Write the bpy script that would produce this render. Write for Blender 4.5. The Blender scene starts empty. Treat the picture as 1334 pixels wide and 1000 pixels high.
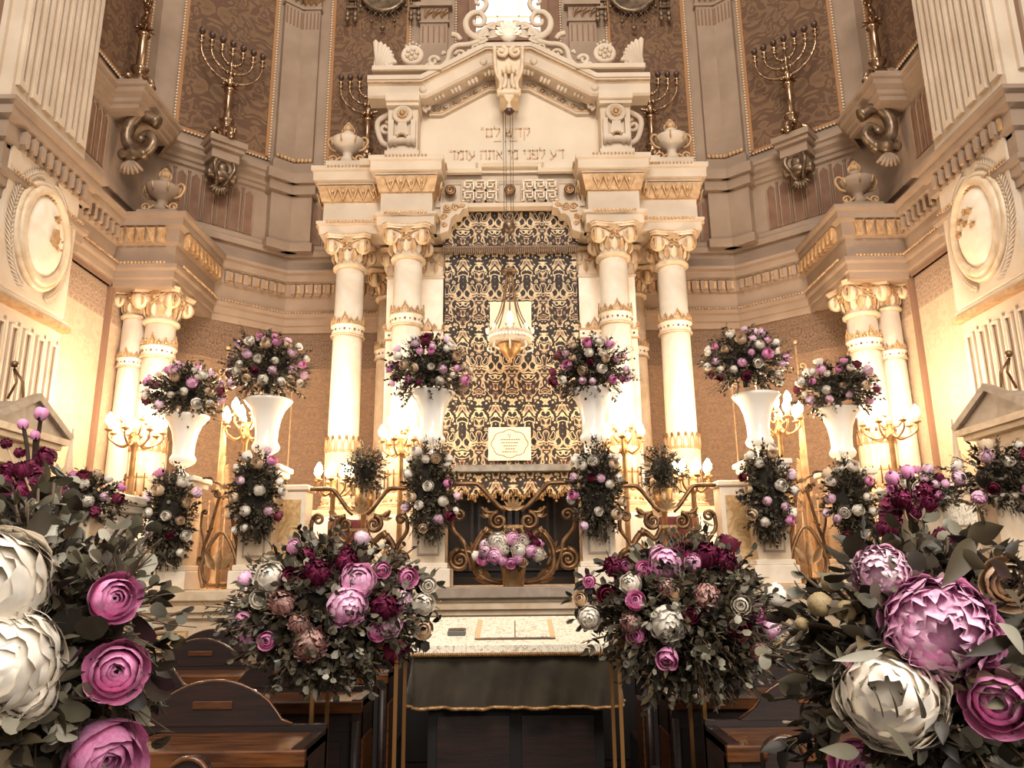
import bpy, math, random
from mathutils import Vector, Matrix, noise as mnoise
PI = math.pi
scene = bpy.context.scene
COL = scene.collection

# ------------------------------------------------------------ camera, world, lights, exposure
FPX, PITCH, ROLL, EYE = 1000.0, math.atan(.243), math.radians(.6), 1.7
cam_d = bpy.data.cameras.new('camera')
cam_d.sensor_width = 36.0
cam_d.lens = 36.0 * FPX / 1334.0
cam_d.clip_start = .05
cam = bpy.data.objects.new('camera', cam_d)
COL.objects.link(cam)
cam.matrix_world = Matrix.Translation((0, 0, EYE)) @ Matrix.Rotation(PI/2 + PITCH, 4, 'X') @ Matrix.Rotation(-ROLL, 4, 'Z')
scene.camera = cam
scene.view_settings.view_transform = 'Standard'
scene.view_settings.look = 'None'
scene.view_settings.gamma = 1.0
scene.view_settings.use_curve_mapping = False
scene.view_settings.exposure = 0.25

w = bpy.data.worlds.new('World')
scene.world = w
w.use_nodes = True
w.node_tree.nodes['Background'].inputs[0].default_value = (1.0, .88, .76, 1)
w.node_tree.nodes['Background'].inputs[1].default_value = .46


def area(name, loc, target, size, power, color, sy=None):
    d = bpy.data.lights.new(name, 'AREA')
    d.shape = 'RECTANGLE'
    d.size = size
    d.size_y = sy or size
    d.energy = power
    d.color = color
    o = bpy.data.objects.new(name, d)
    COL.objects.link(o)
    o.location = loc
    o.rotation_euler = (Vector(target) - Vector(loc)).to_track_quat('-Z', 'Y').to_euler()
    return o


area('dome_daylight', (0, -3.5, 13), (0, 10, 4), 6, 1600, (1, .92, .82), 5)
area('foreground_fill', (3, -4, 5), (0, 2, 1.5), 3, 330, (1, .94, .87), 3)  # added fill lamp behind the camera, brightens the foreground flowers; no window there
area('apse_top_fill', (0, 9.3, 15), (0, 10.2, 6), 5, 110, (1, .9, .78), 3)  # added fill lamp over the apse, lights the block tops; no skylight there


def at(px, py, Y):
    """the place at depth Y that shows at this pixel: (x, Y, z)"""
    u, v = (px - 667) / FPX, (500 - py) / FPX
    u, v = u*math.cos(ROLL) + v*math.sin(ROLL), -u*math.sin(ROLL) + v*math.cos(ROLL)
    dy = math.cos(PITCH) - math.sin(PITCH)*v
    dz = math.sin(PITCH) + math.cos(PITCH)*v
    return Vector((u*Y/dy, Y, EYE + dz*Y/dy))


# ------------------------------------------------------------ mesh builder
class MB:
    def __init__(self):
        self.v, self.f, self.mi, self.sm = [], [], [], []
        self.T = Matrix.Identity(4)
        self.st = []

    def push(self, m):
        self.st.append(self.T.copy())
        self.T = self.T @ m
        return self

    def pop(self):
        self.T = self.st.pop()

    def add(self, vs, fs, m=0, s=False):
        b = len(self.v)
        T = self.T
        self.v += [tuple(T @ Vector(p)) for p in vs]
        flip = T.to_3x3().determinant() < 0
        for f in fs:
            f = [i + b for i in f]
            self.f.append(f[::-1] if flip else f)
            self.mi.append(m)
            self.sm.append(s)
        return self

    def box(self, x0, x1, y0, y1, z0, z1, m=0, bev=0):
        if x1 < x0: x0, x1 = x1, x0
        if y1 < y0: y0, y1 = y1, y0
        if bev > 0:
            b = bev
            v, f = [], []
            for (z, k) in ((z0, b), (z0 + b, 0), (z1 - b, 0), (z1, b)):
                v += [(x0+k, y0+k, z), (x1-k, y0+k, z), (x1-k, y1-k, z), (x0+k, y1-k, z)]
            f.append((3, 2, 1, 0))
            for r in range(3):
                for i in range(4):
                    j = (i+1) % 4
                    f.append((r*4+i, r*4+j, r*4+4+j, r*4+4+i))
            f.append((12, 13, 14, 15))
            return self.add(v, f, m)
        v = [(x0, y0, z0), (x1, y0, z0), (x1, y1, z0), (x0, y1, z0), (x0, y0, z1), (x1, y0, z1), (x1, y1, z1), (x0, y1, z1)]
        return self.add(v, [(3, 2, 1, 0), (4, 5, 6, 7), (0, 1, 5, 4), (1, 2, 6, 5), (2, 3, 7, 6), (3, 0, 4, 7)], m)

    def prism(self, poly, y0, y1, m=0):
        """polygon in XZ (counter-clockwise seen from -Y), from y0 back to y1"""
        n = len(poly)
        v = [(x, y0, z) for x, z in poly] + [(x, y1, z) for x, z in poly]
        f = [tuple(range(n)), tuple(range(2*n-1, n-1, -1))]
        f += [(i, i+n, (i+1) % n + n, (i+1) % n) for i in range(n)]
        return self.add(v, f, m)

    def prismz(self, poly, z0, z1, m=0):
        n = len(poly)
        v = [(x, y, z0) for x, y in poly] + [(x, y, z1) for x, y in poly]
        f = [tuple(range(n-1, -1, -1)), tuple(range(n, 2*n))]
        f += [(i, (i+1) % n, (i+1) % n + n, i+n) for i in range(n)]
        return self.add(v, f, m)

    def lathe(self, prof, seg=20, c=(0, 0, 0), m=0, s=True, flute=0, famp=0, sx=1, sy=1):
        v, f = [], []
        for (r, z) in prof:
            for i in range(seg):
                a = 2*PI*i/seg
                rr = r*(1 + (famp*math.cos(flute*a) if flute else 0))
                v.append((c[0] + rr*math.cos(a)*sx, c[1] + rr*math.sin(a)*sy, c[2] + z))
        n = len(prof)
        for k in range(n-1):
            for i in range(seg):
                j = (i+1) % seg
                f.append((k*seg+i, k*seg+j, (k+1)*seg+j, (k+1)*seg+i))
        if prof[0][0] > 1e-5: f.append(tuple(range(seg-1, -1, -1)))
        if prof[-1][0] > 1e-5: f.append(tuple((n-1)*seg+i for i in range(seg)))
        return self.add(v, f, m, s)

    def ball(self, c, r, seg=10, m=0, sc=(1, 1, 1)):
        k = max(4, seg//2)
        pr = [(r*math.sin(PI*i/k), -r*math.cos(PI*i/k)*sc[2]) for i in range(k+1)]
        pr[0] = (1e-6, pr[0][1]); pr[-1] = (1e-6, pr[-1][1])
        return self.lathe(pr, seg, c, m, True, sx=sc[0], sy=sc[1])

    def tube(self, pts, r, seg=8, m=0, closed=False, flat=1.0):
        pts = [Vector(p) for p in pts]
        n = len(pts)
        rs = r if isinstance(r, (list, tuple)) else [r]*n
        v, f = [], []
        ref = None
        for i, p in enumerate(pts):
            if closed: t = pts[(i+1) % n] - pts[i-1]
            else: t = pts[min(i+1, n-1)] - pts[max(i-1, 0)]
            if t.length < 1e-9: t = Vector((0, 0, 1))
            t.normalize()
            if ref is None:
                ref = Vector((0, 1, 0)) if abs(t.y) < .9 else Vector((1, 0, 0))
            a = (ref - t*ref.dot(t))
            if a.length < 1e-6: a = t.orthogonal()
            a.normalize()
            ref = a
            b = t.cross(a)
            for k in range(seg):
                th = 2*PI*k/seg
                v.append(p + (a*math.cos(th)*flat + b*math.sin(th))*rs[i])
        for i in range(n if closed else n-1):
            i2 = (i+1) % n
            for k in range(seg):
                k2 = (k+1) % seg
                f.append((i*seg+k, i*seg+k2, i2*seg+k2, i2*seg+k))
        if not closed:
            f.append(tuple(range(seg-1, -1, -1)))
            f.append(tuple((n-1)*seg+k for k in range(seg)))
        return self.add(v, f, m, True)

    def mould(self, prof, path, m=0, closed=False):
        """profile (out, z) swept along a plan path (x, y) with mitres; 'out' is to the right of travel"""
        n = len(path)
        v, f = [], []
        P = [Vector(p) for p in path]
        for i in range(n):
            def nrm(a, b):
                d = (b - a).normalized()
                return Vector((d.y, -d.x))
            if closed:
                n1, n2 = nrm(P[i-1], P[i]), nrm(P[i], P[(i+1) % n])
            else:
                n1 = nrm(P[i-1], P[i]) if i > 0 else nrm(P[i], P[i+1])
                n2 = nrm(P[i], P[i+1]) if i < n-1 else n1
            h = (n1 + n2)
            h = h / max(.2, h.length_squared) * 2
            for (o, z) in prof:
                q = P[i] + h*o
                v.append((q.x, q.y, z))
        k = len(prof)
        for i in range(n if closed else n-1):
            i2 = (i+1) % n
            for j in range(k-1):
                f.append((i*k+j, i2*k+j, i2*k+j+1, i*k+j+1))
        if not closed:
            f.append(tuple(range(k)))
            f.append(tuple((n-1)*k+j for j in range(k-1, -1, -1)))
        return self.add(v, f, m)

    def mouldxz(self, prof, path, m=0, y=0):
        """profile (forward, off) swept along an XZ path; 'off' is perpendicular (up), forward is -Y"""
        n = len(path)
        v, f = [], []
        P = [Vector(p) for p in path]
        for i in range(n):
            def nrm(a, b):
                d = (b - a).normalized()
                return Vector((-d.y, d.x))
            n1 = nrm(P[i-1], P[i]) if i > 0 else nrm(P[i], P[i+1])
            n2 = nrm(P[i], P[i+1]) if i < n-1 else n1
            h = (n1 + n2)
            h = h / max(.2, h.length_squared) * 2
            for (o, z) in prof:
                q = P[i] + h*z
                v.append((q.x, y - o, q.y))
        k = len(prof)
        for i in range(n-1):
            for j in range(k-1):
                f.append((i*k+j, (i+1)*k+j, (i+1)*k+j+1, i*k+j+1))
        f.append(tuple(range(k-1, -1, -1)))
        f.append(tuple((n-1)*k+j for j in range(k)))
        return self.add(v, f, m)

    def build(self, name, mats, parent=None, loc=None, rz=0):
        me = self.mesh(name, mats)
        return put(name, me, parent, loc, rz)

    def mesh(self, name, mats):
        me = bpy.data.meshes.new(name)
        me.from_pydata(self.v, [], self.f)
        if not isinstance(mats, (list, tuple)): mats = [mats]
        for x in mats: me.materials.append(x)
        me.polygons.foreach_set('material_index', self.mi)
        me.polygons.foreach_set('use_smooth', self.sm)
        me.update()
        return me


def put(name, me, parent=None, loc=None, rz=0):
    o = bpy.data.objects.new(name, me)
    COL.objects.link(o)
    if parent: o.parent = parent
    if loc is not None: o.location = loc
    if rz: o.rotation_euler = (0, 0, rz)
    return o


def thing(name, label, cat, loc=(0, 0, 0), rz=0, group=None):
    o = bpy.data.objects.new(name, None)
    o.empty_display_size = .1
    COL.objects.link(o)
    o.location = loc
    o.rotation_euler = (0, 0, rz)
    return tag(o, label, cat, group)


def tag(o, label, cat, group=None):
    o['label'] = label
    o['category'] = cat
    if group: o['group'] = group
    return o


def struct(name, mb, m):
    o = mb.build(name, m)
    o['kind'] = 'structure'
    return o


def copy_tree(o, parent=None):
    c = o.copy()
    COL.objects.link(c)
    if parent: c.parent = parent
    for ch in list(o.children): copy_tree(ch, c)
    return c


def TR(x=0, y=0, z=0, rz=0, rx=0, ry=0, s=1):
    return Matrix.Translation((x, y, z)) @ Matrix.Rotation(rz, 4, 'Z') @ Matrix.Rotation(rx, 4, 'X') @ Matrix.Rotation(ry, 4, 'Y') @ Matrix.Diagonal((s, s, s, 1))


def spiral(cx, cz, r0, r1, a0, turns, y=0, n=26):
    """XZ spiral from radius r0 to r1, starting at angle a0"""
    out = []
    for i in range(n+1):
        t = i/n
        r = r0*(1-t) + r1*t
        a = a0 + turns*2*PI*t
        out.append((cx + r*math.cos(a), y, cz + r*math.sin(a)))
    return out


def crv(pts, n=6):
    """Catmull-Rom through 2D (x,z) or 3D points"""
    P = [Vector(p) if len(p) == 3 else Vector((p[0], 0, p[1])) for p in pts]
    P = [P[0]*2 - P[1]] + P + [P[-1]*2 - P[-2]]
    out = []
    for i in range(1, len(P)-2):
        for k in range(n):
            t = k/n
            a, b, c, d = P[i-1], P[i], P[i+1], P[i+2]
            out.append(.5*((2*b) + (c-a)*t + (2*a-5*b+4*c-d)*t*t + (3*b-a-3*c+d)*t**3))
    out.append(P[-2])
    return out


def leafv(L, wd, fold=.25, curl=.15, nl=4):
    """a pointed leaf along +X, face up +Z"""
    v, f = [], []
    for i in range(nl+1):
        t = i/nl
        w_ = wd*math.sin(PI*min(1, t*1.0)**.8)*.5 + 1e-4
        z = -curl*L*t*t
        v += [(L*t, -w_, z + fold*w_), (L*t, 0, z), (L*t, w_, z + fold*w_)]
    for i in range(nl):
        for j in range(2):
            a = i*3+j
            f.append((a, a+3, a+4, a+1))
    return v, f


# ------------------------------------------------------------ materials
def lin(h):
    h = h.lstrip('#')
    c = [int(h[i:i+2], 16)/255 for i in (0, 2, 4)]
    return tuple((x/12.92 if x <= .04045 else ((x+.055)/1.055)**2.4) for x in c) + (1,)


MATS = {}


def nd(nt, t, **k):
    n = nt.nodes.new(t)
    for a, b in k.items(): setattr(n, a, b)
    return n


def mat(name, c1, c2=None, rough=.6, metal=0, scale=6, bump=0, bscale=None, thr=(.35, .65), island=0, emis=None, es=0, aniso=None, coat=0, trans=0, sss=0, distort=0):
    m = bpy.data.materials.new(name)
    m.use_nodes = True
    nt = m.node_tree
    b = nt.nodes['Principled BSDF']
    b.inputs['Roughness'].default_value = rough
    b.inputs['Metallic'].default_value = metal
    if coat: b.inputs['Coat Weight'].default_value = coat
    if trans: b.inputs['Transmission Weight'].default_value = trans
    if sss:
        b.inputs['Subsurface Weight'].default_value = sss
        b.inputs['Subsurface Radius'].default_value = (.02, .01, .008)
    col = None
    b.inputs['Base Color'].default_value = lin(c1)
    tc = nd(nt, 'ShaderNodeTexCoord')
    mp = nd(nt, 'ShaderNodeMapping')
    if aniso: mp.inputs['Scale'].default_value = aniso
    nt.links.new(tc.outputs['Object'], mp.inputs['Vector'])
    if c2:
        no = nd(nt, 'ShaderNodeTexNoise')
        no.inputs['Scale'].default_value = scale
        no.inputs['Detail'].default_value = 6
        no.inputs['Distortion'].default_value = distort
        nt.links.new(mp.outputs[0], no.inputs['Vector'])
        rp = nd(nt, 'ShaderNodeValToRGB')
        rp.color_ramp.elements[0].position, rp.color_ramp.elements[1].position = thr
        rp.color_ramp.elements[0].color = lin(c1)
        rp.color_ramp.elements[1].color = lin(c2)
        nt.links.new(no.outputs[0], rp.inputs[0])
        col = rp.outputs[0]
    if island:
        g = nd(nt, 'ShaderNodeNewGeometry')
        mr = nd(nt, 'ShaderNodeMapRange')
        mr.inputs[3].default_value = 1 - island
        mr.inputs[4].default_value = 1 + island
        nt.links.new(g.outputs['Random Per Island'], mr.inputs[0])
        hs = nd(nt, 'ShaderNodeHueSaturation')
        hs.inputs['Color'].default_value = lin(c1)
        if col: nt.links.new(col, hs.inputs['Color'])
        nt.links.new(mr.outputs[0], hs.inputs['Value'])
        col = hs.outputs[0]
    if col: nt.links.new(col, b.inputs['Base Color'])
    if bump:
        nb = nd(nt, 'ShaderNodeTexNoise')
        nb.inputs['Scale'].default_value = bscale or scale*3
        nb.inputs['Detail'].default_value = 4
        nt.links.new(mp.outputs[0], nb.inputs['Vector'])
        bp = nd(nt, 'ShaderNodeBump')
        bp.inputs['Strength'].default_value = bump
        bp.inputs['Distance'].default_value = .02
        nt.links.new(nb.outputs[0], bp.inputs['Height'])
        nt.links.new(bp.outputs[0], b.inputs['Normal'])
    if emis:
        b.inputs['Emission Color'].default_value = lin(emis)
        b.inputs['Emission Strength'].default_value = es
    MATS[name] = m
    return m


def damask(name, colors, px=.2, pz=.8, freq=7, rough=.8, lines=(.47, .53), bump=.15, axis='x', seedv=0, detail=0.6, metal=0):
    """mirrored, repeating scrollwork: contour bands of a noise that is symmetric in x and periodic in z.
    colors: ground, line, fill, accent"""
    m = bpy.data.materials.new(name)
    m.use_nodes = True
    nt = m.node_tree
    L = nt.links.new
    b = nt.nodes['Principled BSDF']
    b.inputs['Roughness'].default_value = rough
    tc = nd(nt, 'ShaderNodeTexCoord')
    sp = nd(nt, 'ShaderNodeSeparateXYZ')
    L(tc.outputs['Object'], sp.inputs[0])

    def mt(op, a, c=None, d=None):
        n = nd(nt, 'ShaderNodeMath', operation=op)
        for i, q in enumerate((a, c, d)):
            if q is None: continue
            if isinstance(q, (int, float)): n.inputs[i].default_value = q
            else: L(q, n.inputs[i])
        return n.outputs[0]
    u = mt('PINGPONG', sp.outputs['X' if axis == 'x' else 'Y'], px)
    shift = 0
    ang = mt('MULTIPLY', sp.outputs['Z'], 2*PI/pz)
    rad = pz/2/PI
    c = mt('MULTIPLY', mt('COSINE', ang), rad)
    s = mt('MULTIPLY', mt('SINE', ang), rad)
    cb = nd(nt, 'ShaderNodeCombineXYZ')
    L(u, cb.inputs[0]); L(c, cb.inputs[1]); L(s, cb.inputs[2])
    no = nd(nt, 'ShaderNodeTexNoise')
    no.noise_dimensions = '4D'
    no.inputs['W'].default_value = seedv
    no.inputs['Scale'].default_value = freq
    no.inputs['Detail'].default_value = 1.5
    no.inputs['Roughness'].default_value = detail
    no.inputs['Distortion'].default_value = .9
    L(cb.outputs[0], no.inputs['Vector'])
    rp = nd(nt, 'ShaderNodeValToRGB')
    rp.color_ramp.interpolation = 'LINEAR'
    e = rp.color_ramp.elements
    ground, line, fill, acc = [lin(x) for x in colors]
    st = [(0, ground), (.33, ground), (.345, line), (.375, line), (.39, ground), (.43, ground), (lines[0]-.012, ground), (lines[0], line), (lines[1], fill), (lines[1]+.012, ground), (.6, ground), (.61, line), (.65, fill), (.67, acc), (1, acc)]
    e[0].position, e[0].color = st[0]
    e[1].position, e[1].color = st[-1]
    for p_, c_ in st[1:-1]:
        x = e.new(p_)
        x.color = c_
    L(no.outputs[0], rp.inputs[0])
    L(rp.outputs[0], b.inputs['Base Color'])
    if bump:
        bp = nd(nt, 'ShaderNodeBump')
        bp.inputs['Strength'].default_value = bump
        bp.inputs['Distance'].default_value = .02
        L(rp.outputs[0], bp.inputs['Height'])
        L(bp.outputs[0], b.inputs['Normal'])
    if metal:
        rb = nd(nt, 'ShaderNodeRGBToBW')
        L(rp.outputs[0], rb.inputs[0])
        L(mt('MULTIPLY', rb.outputs[0], metal), b.inputs['Metallic'])
    MATS[name] = m
    return m


STONE = mat('taupe_stucco', '#9c8571', '#8e7763', .75, scale=2.2, bump=.08)
STONE_W = mat('cream_stucco', '#cfbda8', '#c0ac95', .7, scale=2.0, bump=.06)
MARBLE = mat('cream_marble', '#efe2cf', '#e2d0b8', .35, scale=3, bump=.02, distort=1.2)
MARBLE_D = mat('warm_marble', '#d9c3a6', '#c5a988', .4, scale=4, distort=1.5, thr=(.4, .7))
MARBLE_Y = mat('yellow_veined_marble', '#d9b98a', '#c09660', .35, scale=5, distort=3, thr=(.45, .6))
MARBLE_G = mat('grey_marble', '#a99888', '#968473', .4, scale=4, distort=2)
GOLD = mat('old_gilding', '#b8946a', '#94714c', .42, .7, scale=9, bump=.15, bscale=40)
GOLD_S = mat('soft_gilt_stucco', '#c6a37a', '#a98259', .55, .25, scale=12, bump=.2, bscale=40)
BRONZE = mat('antique_gilt_iron', '#8f6c4a', '#5f4530', .4, .75, scale=12)
BRASS = mat('polished_brass', '#bc9c7c', '#80624a', .22, .9, scale=8)
BRASS_P = mat('brass_pole', '#a57848', None, .35, .8)
SILV = mat('old_silver', '#8d7760', '#5d4a3a', .35, .6, scale=10)
DARKBALL = mat('smoked_bulb', '#4a342a', None, .3)
GROOVE = mat('groove_brown', '#7d5d48', None, .8)
GROOVE_P = mat('painted_flute_rust', '#7d5c48', '#6d4d3a', .8, scale=5)
REDPANEL = damask('rust_leaf_wallpaper', ('#5d412d', '#785a3e', '#6c4f37', '#523827'), .62, 1.5, 3.2, .8, bump=.05, seedv=3)
REDPANEL_Y = damask('rust_leaf_wallpaper_side', ('#5d412d', '#785a3e', '#6c4f37', '#523827'), .62, 1.5, 3.2, .8, bump=.05, seedv=3, axis='y')
LOWWALL = damask('brown_brocade_wall', ('#7f624a', '#947356', '#8a6a4e', '#70553f'), .25, .6, 8, .75, bump=.1, seedv=5)
FRIEZE = damask('dark_frieze_wall', ('#5f4838', '#84684f', '#705740', '#52392c'), .14, .5, 14, .75, bump=.1, seedv=6)
SIDEWALL = damask('painted_beige_wall', ('#bda48a', '#b39a80', '#b79e84', '#a89076'), .4, 1.1, 4, .7, bump=.03, axis='y', seedv=8)
SIDEFRZ = damask('grey_brown_frieze', ('#8a705e', '#b09880', '#9c826c', '#7a6252'), .12, .5, 13, .7, bump=.05, axis='y', seedv=9)
CURTAIN = damask('black_gold_damask', ('#22140e', '#dcc29c', '#75543f', '#4c1a18'), .235, 1.1, 5.0, .65, lines=(.475, .535), bump=.2, seedv=12, detail=.75)
BEAD = mat('pearl_bead', '#d8c4a8', None, .4)
BEAD_D = mat('panel_border_gilt', '#9c6e44', None, .6)
WOOD = mat('dark_walnut', '#2a130c', '#160a06', .5, scale=3, aniso=(1, 1, 12), bump=.05)
WOOD_L = mat('lit_polished_walnut', '#6e4222', '#3c2010', .28, scale=4, aniso=(1.2, 9, 9), bump=.03, coat=.3)  # same walnut, lightened for the faces that catch the light; also glossier
WOOD_B = mat('black_wood', '#120805', '#0c0503', .75, scale=3)
WHITE = mat('white_ceramic', '#f4efe6', None, .25, coat=.4)
WHITE_M = mat('white_panel', '#f0e8da', '#e6dac8', .55, scale=3)
PAPER = mat('parchment', '#ecdec4', '#e2d2b6', .7, scale=8)
INK = mat('brown_ink', '#8d6a4c', None, .7)
WALL_I = mat('ivory_stucco', '#d9c9b3', '#d2c0a8', .7, scale=2)
LETTER = mat('carved_letter_gilt', '#b5906a', None, .5, .1)
GREEN = mat('olive_velvet', '#372c18', '#281e10', .8, scale=6, bump=.05)
GREEN.node_tree.nodes['Principled BSDF'].inputs['Sheen Weight'].default_value = .15
GFRINGE = mat('gold_braid', '#b08a5c', '#8a643c', .5, .4, scale=60)
BROCADE = damask('ivory_brocade', ('#f2e8d2', '#b49e7c', '#e0d0b0', '#cdb892'), .09, .2, 26, .6, bump=.05, axis='y', seedv=2)
BROC2 = mat('ivory_brocade_cloth', '#f6ecd8', '#b9a584', .6, scale=26, thr=(.48, .66), distort=2)
BURG = mat('burgundy_cloth', '#5d1c2c', '#471220', .8, scale=5)
GLOW = mat('lit_bulb', '#fff2d8', None, .3, emis='#ffdfae', es=40)
FLAME = mat('eternal_flame', '#fff2d8', None, .3, emis='#fff0d0', es=6)
CRYS = mat('cut_crystal', '#e8dccb', '#c8b8a2', .12, .2, scale=30)
DAY = mat('daylit_pane', '#ffffff', None, .3, emis='#fff4e2', es=1.3)
CANDLE = mat('candle_ivory', '#efe0c4', None, .5)
GREYBAR = mat('brushed_grey_rail', '#8d8880', '#756d64', .45, .4, scale=8)
PAGE_T = mat('grey_grid_device', '#5d5d5c', None, .5)
FLOORM = mat('dark_floor', '#2a1710', '#1c0e09', .6, scale=3)

# ------------------------------------------------------------ the room
fl = MB(); fl.box(-9, 9, -6, 13.5, -.2, 0); struct('floor', fl, FLOORM)

# plan of the apse, left half, room side on the right of travel (travelling from the left front to the right front)
half = [(-9, 7.3), (-5.38, 7.3), (-5.38, 8.75), (-5.55, 8.75), (-5.55, 10.62), (-5.08, 11.1), (-3.8, 12.2)]
full = half + [(-x, y) for x, y in reversed(half)]
ent_half = [(-9, 7.3), (-5.38, 7.3), (-5.38, 8.75), (-5.55, 8.75), (-5.55, 10.0), (-4.72, 10.0), (-4.72, 11.41), (-3.8, 12.2)]
ent = ent_half + [(-x, y) for x, y in reversed(ent_half)]
up_half = [(-9, 7.3), (-5.38, 7.3), (-5.38, 8.75), (-5.6, 8.75), (-5.6, 10.64), (-3.8, 12.2)]
upf = up_half + [(-x, y) for x, y in reversed(up_half)]


def wallseg(mb, a, b, z0, z1, m=0, th=.25):
    A, B = Vector(a), Vector(b)
    d = (B-A).normalized()
    o = Vector((-d.y, d.x))*th
    mb.prismz([tuple(A), tuple(B), tuple(B+o), tuple(A+o)], z0, z1, m)


for s, side in ((-1, 'left'), (1, 'right')):
    def q(p): return (p[0]*(-s), p[1]) if s == 1 else p

    def seg(mb, a, b, z0, z1, m=0, th=.25):
        if s == -1: wallseg(mb, a, b, z0, z1, m, th)
        else: wallseg(mb, (-b[0], b[1]), (-a[0], a[1]), z0, z1, m, th)
    mb = MB()
    seg(mb, (-9, 7.3), (-5.38, 7.3), 0, 14, 0)
    seg(mb, (-5.38, 7.56), (-5.38, 8.75), 0, 14, 0)
    struct('wall_%s_pier' % side, mb, STONE_W)
    mb = MB()
    seg(mb, (-5.55, 8.75), (-5.55, 10.62), 0, 5.1, 0)
    seg(mb, (-5.55, 8.75), (-5.55, 10.62), 5.1, 5.64, 1)
    seg(mb, (-5.6, 8.75), (-5.6, 10.66), 5.64, 14, 2)
    struct('wall_%s_jamb' % side, mb, [SIDEWALL, SIDEFRZ, STONE])
    mb = MB()
    seg(mb, (-5.55, 10.62), (-3.8, 12.2), 0, 4.95, 0)
    seg(mb, (-5.55, 10.62), (-3.8, 12.2), 4.95, 5.64, 1)
    seg(mb, (-5.6, 10.64), (-3.8, 12.2), 5.64, 14, 2)
    struct('wall_%s_apse' % side, mb, [LOWWALL, FRIEZE, STONE])
mb = MB()
wallseg(mb, (-3.8, 12.2), (3.8, 12.2), 0, 4.95, 0)
wallseg(mb, (-3.8, 12.2), (3.8, 12.2), 4.95, 5.64, 1)
wallseg(mb, (-3.8, 12.2), (3.8, 12.2), 5.64, 11.18, 2)
wallseg(mb, (-3.8, 12.2), (-.6, 12.2), 11.18, 14, 2)
wallseg(mb, (.6, 12.2), (3.8, 12.2), 11.18, 14, 2)
struct('wall_back', mb, [LOWWALL, FRIEZE, STONE])
# window
mb = MB(); mb.box(-.6, .6, 12.36, 12.4, 11.18, 14)
struct('window_1', mb, DAY)
mb = MB()
for x0, x1 in ((-.72, -.6), (.6, .72)): mb.box(x0, x1, 12.1, 12.34, 11.1, 14)
mb.box(-.72, .72, 12.1, 12.34, 11.08, 11.19)
for x in (-.2, .2): mb.box(x-.012, x+.012, 12.3, 12.34, 11.19, 14, 1)
for z in (11.75, 12.4): mb.box(-.6, .6, 12.3, 12.34, z-.012, z+.012, 1)
struct('trim_1', mb, [GROOVE, PAPER])

# main entablature running all round, with dentils
mb = MB()
mb.mould([(0, 5.56), (.04, 5.56), (.04, 5.66), (.07, 5.68), (.07, 5.78), (.11, 5.81), (.11, 5.87), (.05, 5.89), (.05, 6.16), (.1, 6.19),
          (.1, 6.38), (.15, 6.41), (.17, 6.42), (.17, 6.52), (.22, 6.55), (.22, 6.6), (.04, 6.66), (0, 6.66)], ent)
# solid core under the projecting blocks above the side columns
for s in (-1, 1):
    mb.box(s*5.55, s*4.72, 10.0, 11.3, 5.56, 6.66)
struct('trim_2', mb, STONE)


def along(path, step, start=0):
    """points and unit directions along a plan path"""
    out = []
    for a, b in zip(path, path[1:]):
        A, B = Vector(a), Vector(b)
        L = (B-A).length
        n = int((L - .08)/step)
        if n < 1: continue
        d = (B-A)/L
        off = (L - (n-1)*step)/2
        for i in range(n):
            out.append((A + d*(off + i*step), d))
    return out


mb = MB()
for p, d in along(ent, .145):
    onblock = abs(p.y-10.0) < .01 or abs(abs(p.x)-4.72) < .01
    n = Vector((d.y, -d.x))
    ang = math.atan2(d.y, d.x)
    if onblock:
        mb.push(TR(p.x + n.x*.1, p.y + n.y*.1, 6.18, ang))
        mb.box(-.05, .05, -.05, 0, 0, .2, 1)
        mb.prism([(-.06, .2), (0, .03), (.06, .2)], -.075, -.045, 1)
        mb.pop()
        continue
    mb.push(TR(p.x + n.x*.08, p.y + n.y*.08, 6.2, ang))
    mb.box(-.035, .035, -.09, 0, 0, .17, 0, .012)
    mb.prism([(-.03, 0), (0, -.035), (.03, 0)], -.06, 0)
    mb.box(.05, .095, -.05, 0, .03, .17, 1)
    mb.pop()
struct('trim_3', mb, [STONE, GOLD_S])
# rope moulding
mb = MB()
for p, d in along(ent, .05):
    n = Vector((d.y, -d.x))
    mb.ball((p.x + n.x*.13, p.y + n.y*.11, 5.89), .02, 6)
struct('trim_4', mb, GOLD_S)

# second stage: dado, blocks and upper cornice (apse and jamb only)
up_path_half = [(-5.6, 8.8), (-5.6, 9.62), (-5.2, 9.62), (-5.2, 10.25), (-5.6, 10.64), (-4.32, 11.75), (-3.8, 12.2)]
u2h = [(-5.6, 8.8), (-5.6, 9.5), (-5.2, 9.5), (-5.2, 10.4), (-5.48, 10.74), (-4.9, 11.245), (-3.8, 12.2)]
u2 = u2h + [(-x, y) for x, y in reversed(u2h)]
mb = MB()
mb.mould([(0, 6.9), (.07, 6.9), (.07, 7.0), (.03, 7.03), (.03, 7.1), (0, 7.1)], upf[3:-3])
struct('trim_5', mb, STONE)
mb = MB()
mb.mould([(0, 7.98), (.05, 8.0), (.05, 8.06), (.09, 8.08), (.09, 8.14), (.16, 8.19), (.16, 8.26), (.2, 8.28), (.2, 8.33), (.06, 8.38), (.06, 8.46), (0, 8.46)], u2)
for s in (-1, 1): mb.box(s*5.6, s*5.2, 9.5, 10.4, 7.98, 8.46)
struct('trim_6', mb, STONE)

# fluted, rust painted dado panels
def frame_on(a, b):
    """matrix: local x along the wall from a to b, local -y into the room"""
    A, B = Vector(a), Vector(b)
    d = (B-A).normalized()
    return Matrix.Translation((A.x, A.y, 0)) @ Matrix.Rotation(math.atan2(d.y, d.x), 4, 'Z'), (B-A).length


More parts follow.
